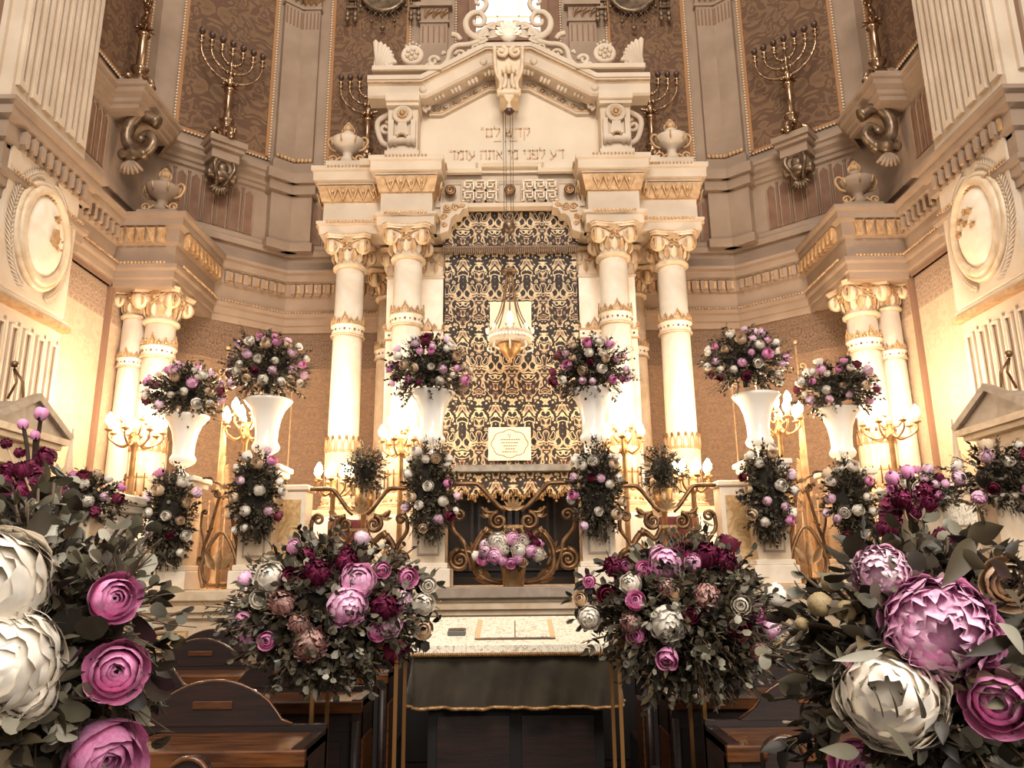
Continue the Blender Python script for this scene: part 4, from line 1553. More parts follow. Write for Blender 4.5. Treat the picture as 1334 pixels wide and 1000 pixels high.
# silver ornaments hanging near the top edge
for s in (-1, 1):
    cx = s*2.29
    z0 = at(478 if s < 0 else 838, 0, 11.9).z
    t = thing('hanging_ornament', 'silver bell fringed ornament hanging on the rust panel at the top, %s of the window' % sdn[s], 'ornament', (cx, 12.1, z0))
    mb = MB(); mb.push(Matrix.Rotation(PI/2, 4, 'X'))
    mb.push(Matrix.Translation((0, .32, 0)) @ Matrix.Diagonal((1, 1, 1, 1)))
    mb.lathe([(.42, 0), (.45, .03), (.4, .06), (.36, .05), (.36, .02), (1e-5, .03)], 28)
    mb.pop()
    mb.build('disc', SILV, t)
    mb = MB()
    for i in range(9):
        x = -.42 + i*.105
        zt = .32 - math.sqrt(max(0, .45**2 - x*x))
        dz = .14 + .16*(1-abs(x)/.42)
        mb.tube([(x, -.05, zt), (x+.1, -.05, zt-dz*.5)], .006, 4)
        mb.tube([(x, -.05, zt), (x-.1, -.05, zt-dz*.5)], .006, 4)
        if i % 2 == 0:
            mb.tube([(x, -.05, zt), (x, -.05, zt-dz)], .005, 4)
            mb.ball((x, -.05, zt-dz-.03), .035, 8)
    mb.ball((0, -.06, -.48), .05, 8)
    mb.tube([(0, -.05, -.1), (0, -.05, -.45)], .006, 4)
    mb.build('bell_chains', SILV, t)
    for e in (-1, 1):
        mb = MB()
        for dx in (-.07, .07):
            x = e*.58 + dx
            mb.tube([(x, -.05, .5), (x, -.05, -.15)], .012, 6)
            mb.ball((x, -.05, -.28), .05, 8); mb.lathe([(.03, -.24), (.045, -.18), (.03, -.1)], 8, (x, -.05, 0))
            for k in range(4): mb.ball((x, -.05, .05+k*.08), .03, 6)
        mb.box(e*.58-.1, e*.58+.1, -.08, -.02, -.06, -.02); mb.box(e*.58-.1, e*.58+.1, -.08, -.02, .1, .14)
        mb.build('tassel', SILV, t)

# ------------------------------------------------------------ balustrade: pedestals, piers, ironwork
def pedestal(x, y, w_, ztop, label, cap=True):
    t = thing('stone_pedestal', label, 'pedestal', (x, y, 1.53))
    h = ztop - 1.53
    mb = MB()
    mb.box(-w_/2-.06, w_/2+.06, -w_/2-.06, w_/2+.06, 0, .2, 0, .01)
    mb.box(-w_/2-.03, w_/2+.03, -w_/2-.03, w_/2+.03, .2, .26, 0, .01)
    mb.build('plinth', MARBLE, t)
    mb = MB()
    mb.box(-w_/2, w_/2, -w_/2, w_/2, .26, h-.12)
    mb.box(-w_/2+.06, w_/2-.06, -w_/2-.012, -w_/2, .34, h-.2, 1)
    mb.box(-w_/2+.08, w_/2-.08, -w_/2-.016, -w_/2, .36, h-.22, 0)
    mb.build('shaft', [MARBLE_D, MARBLE_G], t)
    mb = MB()
    mb.box(-w_/2-.05, w_/2+.05, -w_/2-.05, w_/2+.05, h-.12, h-.06, 0, .01)
    mb.box(-w_/2-.08, w_/2+.08, -w_/2-.08, w_/2+.08, h-.06, h, 0, .01)
    mb.build('cap', WHITE_M, t)
    return t


VSP = []
for s in (-1, 1):
    for k, (pxl, zt, nm) in enumerate(((562, 2.95, 'beside the central gate'), (345, 2.88, 'middle'), (238, 2.76, 'outermost'))):
        x = at(pxl, 600, 8.72).x
        if s == 1: x = -x
        pedestal(x, 8.72, .36, zt, 'marble pedestal draped with flowers under a white vase, %s, on the %s' % (nm, sdn[s]))
        VSP.append((s, k, x, zt))


def vase(x, y, z, k, label):
    t = thing('white_vase', label, 'vase', (x, y, z), 0, 'white flower vases on the balustrade')
    mb = MB(); mb.push(Matrix.Diagonal((k, k, k, 1)))
    mb.box(-.13, .13, -.13, .13, 0, .03, 0, .008)
    mb.lathe([(.12, .03), (.1, .06), (.05, .09), (.04, .13), (.06, .16)], 24, flute=8, famp=.06)
    mb.build('foot', WHITE, t)
    mb = MB(); mb.push(Matrix.Diagonal((k, k, k, 1)))
    mb.lathe([(.05, .15), (.1, .17), (.175, .22), (.195, .27), (.18, .31), (.155, .35), (.16, .5), (.185, .66), (.235, .8), (.315, .9), (.335, .93), (.325, .95), (.3, .93), (.2, .8)], 36)
    mb.build('body', WHITE, t)
    return t


vn = {0: 'inner vase beside the curtain', 1: 'middle vase of three', 2: 'outermost vase of three'}
for s, k, x, zt in VSP:
    vase(x, 8.72, zt, (.82, .82, .76)[k], 'white flared ceramic vase holding a large bouquet, %s on the %s' % (vn[k], sdn[s]))

for s in (-1, 1):
    x0, x1 = at(362, 700, 8.9).x, at(397, 700, 8.9).x
    t = thing('balustrade_pier', 'cream marble balustrade pier with golden inset panel at the %s end of the iron rail' % sdn[s], 'pier', (s*-(x0+x1)/2, 8.95, 1.53))
    mb = MB()
    mb.box(-.17, .17, -.15, .15, 0, 1.08, 0, .01); mb.box(-.2, .2, -.18, .18, 0, .15, 0, .01); mb.box(-.2, .2, -.18, .18, 1.08, 1.15, 0, .015)
    mb.build('block', MARBLE, t)
    mb = MB(); mb.box(-.12, .12, -.16, -.14, .22, .98); mb.build('inset_panel', MARBLE_Y, t)


def ironwork(x0, x1, y, zb, zt, label, leaf=True, fleur=False, nm='iron_railing', cat='railing'):
    cx, hw = (x0+x1)/2, (x1-x0)/2
    t = thing(nm, label, cat, (cx, y, zb))
    H = zt - zb
    k = min(1, hw/.6)
    mb = MB()
    zc = H - .3*k
    mb.tube(crv([(-hw, 0, H), (-hw*.62, 0, H), (-hw*.5, 0, H-.04), (-hw*.25, 0, zc+.06), (-.08*k, 0, zc)], 6) , .022*k+.004, 8)
    mb.tube(crv([(hw, 0, H), (hw*.62, 0, H), (hw*.5, 0, H-.04), (hw*.25, 0, zc+.06), (.08*k, 0, zc)], 6), .022*k+.004, 8)
    mb.build('top_rail', BRONZE, t)
    for e in (-1, 1):
        mb = MB()
        zv = zc - .12*k
        sp = spiral(e*.17*k, zv, .1*k, .02*k, PI/2, -e*1.6, 0, 26)
        mb.tube(sp, [(.03-.012*i/26)*k for i in range(27)], 8)
        mb.tube(crv([(e*.17*k, 0, zv+.1*k), (e*.3*k, 0, zv+.1*k), (e*.36*k, 0, zv+.16*k)], 4), [.02*k]*9, 6)
        mb.ball((e*.17*k, 0, zv), .03*k, 8)
        for q_ in range(3):
            v, f = leafv(.12*k, .05*k, .4, .4)
            mb.push(TR(e*.27*k, -.01, zv+.05*k) @ Matrix.Diagonal((e, 1, 1, 1)) @ Matrix.Rotation(-.2-.5*q_, 4, 'Y') @ Matrix.Rotation(PI/2, 4, 'X')); mb.add(v, f, 0, True); mb.pop()
        mb.build('volute', BRONZE, t)
        # pear shaped leg with a collar
        mb = MB()
        P = crv([(e*.07*k, 0, zv-.05*k), (e*.16*k, 0, zv-.2*k), (e*.3*k, 0, H*.52), (e*.43*k, 0, H*.35), (e*.42*k, 0, H*.14), (e*.25*k, 0, .04), (0, 0, .03)], 7)
        n = len(P)
        mb.tube(P, [(.026 + .01*math.sin(PI*i/n))*k + .003 for i in range(n)], 8)
        c = P[n//3]
        mb.push(TR(c.x, 0, c.z, 0, 0, e*2.4))
        mb.lathe([(.03*k, -.04), (.05*k, -.03), (.035*k, 0), (.055*k, .03), (.03*k, .04)], 10)
        mb.pop()
        mb.build('curved_leg', BRONZE, t)
        mb = MB()
        sw = hw - .02
        mb.tube(crv([(e*.46*k, 0, H*.14), (e*min(sw*.75, .55*k+.05), 0, H*.3), (e*sw*.8, 0, H*.42), (e*sw*.97, 0, H*.55), (e*sw*.97, 0, H*.68)], 6), [.022*k+.003]*25, 7)
        mb.tube(spiral(e*(sw*.97-.07*k), H*.68, .07*k, .015*k, 0 if e > 0 else PI, e*1.4, 0, 20), .017*k+.003, 6)
        mb.tube(spiral(e*(sw-.1*k), H*.24, .115*k, .02*k, PI/2, -e*1.9, 0, 28), [(.028-.012*i/28)*k+.003 for i in range(29)], 8)
        mb.tube(crv([(e*(sw-.1*k), 0, H*.24+.115*k), (e*(sw-.25*k), 0, H*.3), (e*(sw-.33*k), 0, H*.18)], 5), .022*k, 6)
        mb.ball((e*(sw-.1*k), 0, H*.24), .03*k, 8)
        for q_ in range(3):
            v, f = leafv(.17*k, .05*k, .4, .5)
            mb.push(TR(e*(sw-.3*k), -.01, H*.3) @ Matrix.Diagonal((e, 1, 1, 1)) @ Matrix.Rotation(-.6-.4*q_, 4, 'Y') @ Matrix.Rotation(PI/2, 4, 'X')); mb.add(v, f, 0, True); mb.pop()
        mb.build('side_scroll', BRONZE, t)
    mb = MB()
    for t_ in range(-3, 4):
        v, f = leafv((.17-.012*abs(t_))*k, .05*k, .4, -.1)
        mb.push(TR(0, -.03, zc+.0*k) @ Matrix.Rotation(t_*.4 - PI/2, 4, 'Y') @ Matrix.Rotation(PI/2, 4, 'X')); mb.add(v, f, 0, True); mb.pop()
    mb.box(-.11*k, .11*k, -.025, .025, zc-.2*k, zc-.165*k)
    mb.ball((0, -.02, zc-.23*k), .035*k, 8, 0, (1, 1, 1.5))
    mb.build('palmette', GOLD, t)
    if leaf:
        mb = MB()
        for e in (-1, 1):
            for q_ in range(3):
                v, f = leafv(.2*k, .08*k, .4, .5)
                mb.push(TR(e*.25*k, -.02, .04) @ Matrix.Diagonal((e, 1, 1, 1)) @ Matrix.Rotation(-.15-.35*q_, 4, 'Y') @ Matrix.Rotation(PI/2, 4, 'X')); mb.add(v, f, 0, True); mb.pop()
        mb.build('foot_leaves', BRONZE, t)
    if fleur:
        mb = MB()
        for e in (-1, 0, 1):
            v, f = leafv(.26, .09, .3, .1)
            mb.push(TR(e*.03, -.03, .18) @ Matrix.Rotation(e*.55 - PI/2, 4, 'Y') @ Matrix.Rotation(PI/2, 4, 'X')); mb.add(v, f, 0, True); mb.pop()
        mb.tube([(0, 0, 0), (0, 0, .4)], .02, 6)
        mb.tube(crv([(-.16, 0, 0), (-.2, 0, .25), (0, 0, .6), (.2, 0, .25), (.16, 0, 0)], 5), .022, 6)
        mb.build('fleur_de_lis', GOLD, t)
    return t


ironwork(-.72, .72, 8.72, 1.55, 2.66, 'gilded scroll ironwork gate at the centre in front of the ark doors', nm='iron_gate', cat='gate')
for s in (-1, 1):
    a, b = sorted((s*2.3, s*1.16))
    ironwork(a, b, 8.75, 1.55, 2.62, 'gilded scroll iron railing between marble piers, %s of the central gate' % sdn[s])
    a, b = sorted((s*3.5, s*2.98))
    ironwork(a, b, 8.66, 1.55, 2.75, 'narrow gilded iron railing with fleur de lis, between the two outer %s pedestals' % sdn[s], fleur=True)


# ------------------------------------------------------------ candelabra
def candelabrum(x, y, zf, zl, R_, n, label, power, tiers=1, pole=True):
    """zf foot, zl height of the bulbs"""
    t = thing('candelabrum', label, 'candelabrum', (x, y, zf))
    h = zl - zf
    mb = MB()
    mb.lathe([(.16, 0), (.17, .03), (.1, .07), (.05, .12), (.035, .2), (.03, h-.3), (.05, h-.26), (.07, h-.22), (.04, h-.18), (.03, h-.1), (.05, h-.05)], 16)
    mb.build('pole', GOLD, t)
    k = 0
    for q_ in range(tiers):
        rr = R_*(1 - .45*q_); dz = .14*q_
        nn = n if q_ == 0 else max(3, n//2)
        for i in range(nn):
            a = 2*PI*i/nn + .3 + q_
            ca, sa = math.cos(a), math.sin(a)
            mb = MB()
            mb.tube(crv([(.02*ca, .02*sa, h-.2+dz), (rr*.5*ca, rr*.5*sa, h-.27+dz), (rr*.95*ca, rr*.95*sa, h-.2+dz), (rr*ca, rr*sa, h-.12+dz)], 5), .013, 6)
            mb.lathe([(.01, -.12), (.045, -.1), (.05, -.09), (.02, -.08), (.022, -.03)], 10, (rr*ca, rr*sa, h+dz))
            ar = mb.build('arm', GOLD, t)
            mb = MB()
            mb.lathe([(.018, -.04), (.046, 0), (.044, .05), (.016, .1), (1e-5, .12)], 10, (rr*ca, rr*sa, h+dz))
            mb.build('bulb', GLOW, ar)
            k += 1
    ld = bpy.data.lights.new('candelabrum_light', 'POINT')
    ld.energy = power
    ld.color = (1, .82, .62)
    ld.shadow_soft_size = .16
    o = bpy.data.objects.new('candelabrum_light', ld)
    COL.objects.link(o)
    o.location = (x, y, zl + .22)
    return t


for s in (-1, 1):
    sd = sdn[s]
    X = lambda px, py, Y: (at(px, py, Y).x * (-s), Y, at(px, py, Y).z)
    x, y, z = X(178, 553, 9.1)
    candelabrum(x, y, 1.53, z, .3, 7, 'lit gilt candelabrum in front of the far %s marble column' % sd, 120, 2)
    x, y, z = X(322, 545, 9.2)
    candelabrum(x, y, 1.53, z, .26, 7, 'lit gilt candelabrum between the outer %s vases and the ark' % sd, 95, 2)
    x, y, z = X(523, 566, 9.45)
    candelabrum(x, y, 1.53, z, .24, 6, 'lit candelabrum before the inner %s marble column' % sd, 24, 2)
    x, y, z = X(435, 616, 9.2)
    candelabrum(x, y, 1.53, z, .2, 7, 'small low row of lit candles behind the %s iron railing' % sd, 22, 1)

# ------------------------------------------------------------ behind the railing: white boxes, burgundy cloth, screens
for s in (-1, 1):
    sd = sdn[s]
    x = s*1.55
    mb = MB(); mb.box(-.3, .3, -.1, .1, 0, .82, 0, .01)
    o = mb.build('covered_box', [WHITE_M], None, (s*1.5, 9.84, 1.53))
    tag(o, 'pale cloth covered box behind the %s railing, next to the wooden pier' % sd, 'box')
    t = thing('armchair', 'burgundy upholstered chair seen through the %s iron railing' % sd, 'chair', (s*2.1, 9.72, 1.53))
    for dx in (-.2, .2):
        for dy in (-.18, .18):
            mb = MB(); mb.box(dx-.025, dx+.025, dy-.025, dy+.025, 0, .4); mb.build('leg', WOOD, t)
    mb = MB(); mb.box(-.25, .25, -.22, .22, .4, .52, 0, .02); mb.build('seat', BURG, t)
    mb = MB(); mb.box(-.25, .25, .14, .22, .52, .82, 0, .02); mb.build('backrest', BURG, t)
    # gilt openwork screen with palm leaf
    t = thing('gilt_screen', 'gilded openwork screen with palm leaf scrolls behind the outer %s pedestals' % sd, 'screen', (s*3.95, 9.55, 1.53))
    mb = MB()
    for i in range(15):
        xx = -.7 + i*.1
        mb.tube([(xx, 0, 0), (xx, 0, 1.0)], .009, 5)
        mb.ball((xx, 0, 1.03), .018, 6, 0, (1, 1, 1.6))
    for z in (0.05, .85): mb.box(-.75, .75, -.012, .012, z, z+.025)
    mb.build('bars', GOLD_S, t)
    mb = MB()
    for i in range(15):
        a = .2 + i*.1
        for e in (-1, 1):
            v, f = leafv(.16*(1-i*.035), .03, .3, .2, 3)
            mb.push(TR(s*-.35 + .0, -.02, .95 + i*.035) @ Matrix.Rotation(-(PI/2 - e*.8), 4, 'Y') @ Matrix.Rotation(PI/2, 4, 'X')); mb.add(v, f, 0, True); mb.pop()
    mb.tube([(s*-.35, -.01, .85), (s*-.35, -.01, 1.6)], .012, 5)
    mb.tube(spiral(s*-.5, .95, .09, .02, 0, 1.6, -.02, 20), .013, 5)
    mb.build('palm_leaf', GOLD_S, t)
    for px_, col_ in ((290, 0),):
        x, y, z = (lambda p: (p.x*(-s), p.y, p.z))(at(294, 545, 9.45))
        t = thing('gilt_finial_post', 'slender gilded post with pointed finial among the screens on the %s' % sd, 'post', (x, 9.45, 1.53))
        mb = MB(); mb.lathe([(.07, 0), (.07, .05), (.035, .1), (.03, 1.1), (.06, 1.13), (.04, 1.18), (.045, 1.25), (.03, 1.6), (.035, 1.65), (.008, 2.1)], 12)
        mb.build('shaft', GOLD_S, t)
        mb = MB(); mb.ball((0, 0, 2.12), .03, 8); mb.build('finial', GOLD, t)
    # wall ironwork: thin gilt rods on the dark wall
    for px_ in (234, 296, 383):
        p = at(px_, 470, 11.0)
        x = -s*p.x
        # stay clear of the oblique wall
        yy = 10.35 if abs(x) > 4 else 11.3
        mb = MB(); mb.tube([(0, 0, 0), (0, 0, 3.2)], .012, 6); mb.ball((0, 0, 3.25), .03, 6); mb.lathe([(.05, 0), (.05, .03), (.012, .06)], 8)
        mb.tube(spiral(.07*s, 2.9, .07, .015, PI, 1.3, 0, 14), .009, 5)
        p = at(px_, 470, yy)
        if abs(p.x) > 4.62: continue
        o = mb.build('gilt_rod', [GOLD_S], None, (-s*p.x, yy, 1.53))
        tag(o, 'thin upright gilded rod standing in front of the brown %s wall, %s' % (sd, {234: 'next to the side column', 296: 'in the middle', 383: 'nearest the ark'}[px_]), 'rod')

# ------------------------------------------------------------ side structures
for s in (-1, 1):
    sd = sdn[s]
    t = thing('marble_parapet', 'cream marble parapet block with moulded cap standing before the platform, far %s' % sd, 'parapet', (s*4.52, 7.95, 0))
    mb = MB()
    mb.box(-.5, .5, -.35, .35, 0, 2.32, 0, .01)
    for i in range(4): mb.box(-.42+i*.24, -.3+i*.24, -.37, -.35, 1.3, 2.2, 1)
    mb.box(-.55, .55, -.4, .35, 1.25, 1.32, 0, .01)
    mb.build('body', [WHITE_M, MARBLE_D], t)
    mb = MB(); mb.box(-.56, .56, -.41, .4, 2.32, 2.4, 0, .01); mb.box(-.6, .6, -.44, .42, 2.4, 2.5, 0, .02)
    mb.build('cap', MARBLE, t)
    mb = MB(); mb.lathe([(.14, 2.5), (.12, 2.54), (.06, 2.6), (.05, 2.72), (.07, 2.75), (.04, 2.8), (.008, 3.2)], 8, (-s*-.1, 0, 0))
    mb.build('obelisk', MARBLE_D, t)
    # shrine
    t = thing('stone_aedicule', 'small gabled stone shrine with columns at the %s edge of the picture' % sd, 'shrine', (s*4.82, 6.7, -.36))
    mb = MB(); mb.box(-.5, .5, -.42, .42, 0, 2.3, 0, .01); mb.box(-.54, .54, -.46, .46, 2.3, 2.38, 0, .01)
    mb.box(-.3, .4, -.25, .25, 2.38, 2.95, 1)
    mb.build('base', [MARBLE_D, STONE], t)
    for cx in (-.42, .42):
        for cy in (-.34, .34):
            mb = MB()
            mb.lathe([(.06, 2.38), (.06, 2.42), (.042, 2.45), (.038, 2.85)], 14, (cx, cy, 0))
            c = mb.build('column', MARBLE_D, t)
            mb = MB(); mb.lathe([(.04, 2.85), (.055, 2.87), (.05, 2.9), (.08, 2.98)], 12, (cx, cy, 0), flute=6, famp=.1); mb.box(cx-.075, cx+.075, cy-.075, cy+.075, 2.97, 3.0)
            mb.build('capital', GOLD_S, c)
    mb = MB()
    mb.box(-.5, .5, -.42, .42, 3.0, 3.06); mb.box(-.48, .48, -.4, .4, 3.06, 3.2); mb.box(-.56, .56, -.48, .48, 3.2, 3.25); mb.box(-.6, .6, -.52, .52, 3.25, 3.31)
    for i in range(16): mb.box(-.54+i*.07, -.51+i*.07, -.47, -.42, 3.15, 3.2)
    mb.build('entablature', MARBLE_D, t)
    mb = MB()
    mb.push(Matrix.Rotation(PI/2, 4, 'Z'))
    mb.prism([(-.54, 3.31), (.54, 3.31), (0, 3.58)], -.56, .56)
    for y0, y1 in ((-.6, -.54), (.54, .6)):
        for e in (-1, 1):
            mb.prism([(e*.54, 3.31), (e*.54, 3.37), (0, 3.65), (0, 3.58)][::e*-1] if False else ([(-.54, 3.31), (0, 3.58), (0, 3.65), (-.6, 3.35)] if e < 0 else [(0, 3.58), (.54, 3.31), (.6, 3.35), (0, 3.65)]), y0, y1)
    mb.pop()
    mb.build('gable_roof', MARBLE_G, t)
    mb = MB(); mb.tube([(-s*.3, 0, 3.6), (-s*.36, 0, 3.75), (-s*.32, 0, 3.88)], .012, 5); mb.tube([(-s*.46, 0, 3.45), (-s*.42, 0, 3.75), (-s*.32, 0, 3.88)], .012, 5); mb.ball((-s*.32, 0, 3.92), .035, 8)
    mb.build('finial', BRONZE, t)

# ------------------------------------------------------------ reading table with cloths
TX, TZ = .0, 1.24
t = thing('reading_table', 'dark wooden reading table under the green and ivory cloths, in the centre aisle', 'table', (0, 5.55, 0))
mb = MB(); mb.box(-.62, .62, -.33, .33, 1.17, 1.215, 0, .01); mb.build('tabletop', WOOD, t)
mb = MB(); mb.box(-.56, .56, -.27, .27, .08, 1.17); mb.box(-.6, .6, -.31, .31, 0, .08); mb.box(-.5, -.04, -.285, -.27, .2, .8, 1); mb.box(.04, .5, -.285, -.27, .2, .8, 1)
mb.build('cabinet_body', [WOOD_B, WOOD], t)
# green velvet cloth
mb = MB()
N = 220
def ring(z, out, amp, ph=0):
    pts = []
    rnd_ = random.Random(9)
    W_, D_ = .645, .355
    per = []
    for i in range(N):
        u = i/N*4
        if u < 1: p, n_ = (-W_ + 2*W_*u, -D_), (0, -1)
        elif u < 2: p, n_ = (W_, -D_ + 2*D_*(u-1)), (1, 0)
        elif u < 3: p, n_ = (W_ - 2*W_*(u-2), D_), (0, 1)
        else: p, n_ = (-W_, D_ - 2*D_*(u-3)), (-1, 0)
        k = amp*(math.sin(u*2*PI*3.1 + ph) + .6*math.sin(u*2*PI*7.3 + 1.3 + ph*1.5) + .4*math.sin(u*2*PI*13 + ph*2)) + out
        pts.append((p[0] + n_[0]*k, 5.55 + p[1] + n_[1]*k, z))
    return pts
rows = [ring(1.222, 0, 0), ring(1.2, .006, .001), ring(1.1, .012, .01, .4), ring(1.0, .02, .018, 1.2), ring(.93, .026, .024, 1.8), ring(.87, .03, .028, 2.3), ring(.855, .03, .028, 2.3)]
v = [p for r_ in rows for p in r_]
f = [(j*N+i, (j+1)*N+i, (j+1)*N+(i+1) % N, j*N+(i+1) % N) for j in range(len(rows)-2) for i in range(N)]
f.append(tuple(range(N)))
mb.add(v, f, 0, True)
t = thing('green_tablecloth', 'dark olive velvet cloth hanging in folds with gold braid at its hem', 'tablecloth', (0, 0, 0))
mb.build('cloth', GREEN, t)
mb = MB(); mb.tube([(x, y, .862) for x, y, z in rows[-1]], .012, 6, 0, True)
mb.build('braid_hem', GFRINGE, t)
t = thing('ivory_brocade_cloth', 'ivory patterned brocade cloth spread on top of the reading table', 'tablecloth', (0, 5.55, 1.225))
SL = math.atan(.13/.76)      # the reading surface rises towards the back
mb = MB()
mb.add([(-.665, -.38, 0), (.665, -.38, 0), (.665, .38, 0), (-.665, .38, 0), (-.665, -.38, .015), (.665, -.38, .015), (.665, .38, .145), (-.665, .38, .145)],
       [(3, 2, 1, 0), (4, 5, 6, 7), (0, 1, 5, 4), (1, 2, 6, 5), (2, 3, 7, 6), (3, 0, 4, 7)])
mb.box(-.665, .665, -.39, -.378, -.04, .016, 0, .003)
mb.build('cloth', BROC2, t)
mb = MB()
for i in range(110): mb.tube([(-.66+i*1.32/109, -.392, -.03), (-.66+i*1.32/109, -.392, -.055)], .007, 4)
mb.build('gold_fringe', GFRINGE, t)
x0 = at(618, 830, 5.25).x; x1 = at(724, 830, 5.25).x
t = thing('open_book', 'large open book or mat with gold bordered edges lying on the ivory cloth', 'book', ((x0+x1)/2, 5.5, 1.225 + .015 + .13*(5.5-5.17)/.76 + .003))
t.rotation_euler = (SL, 0, 0)
hw = (x1-x0)/2
mb = MB(); mb.box(-hw, hw, -.22, .26, 0, .008, 0, .002); mb.build('cover', WOOD_L, t)
mb = MB()
for e in (-1, 1):
    mb.box(e*.004, e*(hw-.035), -.21, .25, .008, .016, 0, .002)
    mb.box(e*(hw-.035), e*(hw-.003), -.215, .255, .008, .0165, 1)
mb.build('pages', [BROC2, mat('pale_gold_border', '#d9b98c', None, .6)], t)
p = at(596, 820, 5.42)
mb = MB(); mb.box(-.065, .055, -.05, .04, 0, .03, 0, .004); mb.box(-.055, .045, -.04, .03, .03, .033, 1)
o = mb.build('grey_box', [PAGE_T, SILV], None, (p.x, 5.44, 1.225 + .015 + .13*(5.44-5.17)/.76 + .002))
o.rotation_euler = (SL, 0, 0)
tag(o, 'small flat grey case lying on the ivory cloth at its left', 'case')

# dark wooden barrier behind the table
for s in (-1, 1):
    mb = MB()
    a, b = sorted((s*.04, s*1.15))
    mb.box(a, b, 6.55, 6.62, 0, 1.12); mb.box(a, b, 6.52, 6.65, 1.12, 1.17, 1, .01)
    mb.box(a+.1, b-.1, 6.53, 6.56, .2, .95, 1); mb.box(a+.15, b-.15, 6.52, 6.56, .26, .89, 0)
    o = mb.build('wooden_barrier', [WOOD_B, WOOD])
    tag(o, 'low dark panelled barrier behind the reading table, %s half' % ('left' if s < 0 else 'right'), 'barrier')

# ------------------------------------------------------------ pews
def pew(s, y, xin, xout, label, zt=1.0, first=False):
    """desk with sloping top and a carved board behind; s side, xin the aisle end"""
    t = thing('pew', label, 'pew', (s*xin, y, 0))
    L = xout - xin
    def X(a): return s*a
    mb = MB()
    x0, x1 = sorted((0, s*L))
    mb.box(x0, x1, -.38, 0, zt-.045, zt, 0, .008)
    mb.box(x0-.01, x1+.01, -.4, -.37, zt-.06, zt+.005, 0, .006)
    mb.build('desk_top', WOOD_L, t)
    mb = MB()
    mb.box(x0, x1, -.34, -.3, .1, zt-.05)
    n = max(1, int(L/.7))
    for i in range(n):
        a, b = x0 + (x1-x0)*i/n + .06, x0 + (x1-x0)*(i+1)/n - .06
        mb.box(a, b, -.35, -.34, .2, zt-.16, 1)
        mb.box(a+.05, b-.05, -.36, -.35, .25, zt-.21, 0)
    mb.box(x0, x1, -.34, 0, .05, .12)
    mb.build('front_panel', [WOOD, WOOD_B], t)
    mb = MB()
    e0, e1 = sorted((X(0), X(.05)))
    mb.prism([(e0, 0), (e1, 0), (e1, zt+.01), (e0, zt+.01)], -.38, .04)
    mb.box(e0-.012, e1+.012, -.33, -.05, .15, zt-.2, 1)
    mb.tube([((e0+e1)/2, -.39, 0), ((e0+e1)/2, -.39, zt-.1)], .022, 8)
    mb.build('end_panel', [WOOD, WOOD_L], t)
    # seat and carved backboard of the bench in front
    mb = MB(); mb.box(x0, x1, .05, .45, .42, .47, 0, .01); mb.box(x0, x1, .08, .42, .0, .42, 1); mb.build('seat', [WOOD, WOOD_B], t)
    mb = MB()
    mb.box(x0, x1, .0, .035, .5, zt+.03)
    mb.build('backboard', WOOD, t)
    hx = .52
    k = 0
    while hx < L + .3:
        c = X(hx)
        w_ = .36
        pts = [(-w_, 0)]
        for i in range(15):
            u = -1 + 2*i/14
            pts.append((w_*.8*u, .14*math.cos(u*PI/2)**.7 + .05 if abs(u) < 1 else .05))
        pts += [(w_*.86, .02), (w_, 0)]
        pts = pts[::-1]
        mb = MB(); mb.prism([(c+a, zt+.03+b) for a, b in pts], -.005, .04)
        hmp = mb.build('carved_crest', WOOD, t)
        mb = MB(); mb.box(c-.09, c+.09, -.012, -.004, zt+.1, zt+.135, 0, .003)
        mb.build('handle_slot', WOOD_L, hmp)
        mb = MB()
        mb.tube([(c+a, .017, zt+.03+b) for a, b in pts], .008, 5)
        mb.build('crest_edge', WOOD_L, hmp)
        hx += .95
        k += 1
    return t


sdx = {-1: 'left', 1: 'right'}
for s in (-1, 1):
    pew(s, 3.75, .86, 3.3, 'nearest dark walnut pew on the %s of the aisle, with lit sloping desk' % sdx[s])
    pew(s, 4.95, .86, 3.6, 'second dark walnut pew from the front of the picture, %s of the aisle' % sdx[s])
    pew(s, 6.1, .9, 3.2, 'third walnut pew back, mostly hidden behind the flowers %s of the aisle' % sdx[s])
    pew(s, 7.1, 1.2, 3.3, 'farthest walnut pew, right in front of the marble platform, %s of the aisle' % sdx[s])
    # round topped bench post
    p = at(1020 if s > 0 else 250, 990, 2.9)
    t = thing('pew_post', 'round topped dark wooden pew end at the bottom edge, %s' % sdx[s], 'post', (p.x, 2.9, 0))
    mb = MB(); h = at(1020 if s > 0 else 250, 958 if s > 0 else 985, 2.9).z
    P = [(-.07, 0), (.07, 0), (.07, h-.07)] + [(.07*math.cos(a*PI/10), h-.07+.07*math.sin(a*PI/10)) for a in range(1, 10)] + [(-.07, h-.07)]
    mb.prism(P, -.03, .03); mb.build('board', WOOD, t)
    mb = MB(); mb.tube([(x, -.03, z) for x, z in P[2:]], .01, 5); mb.build('edge_bead', WOOD_L, t)


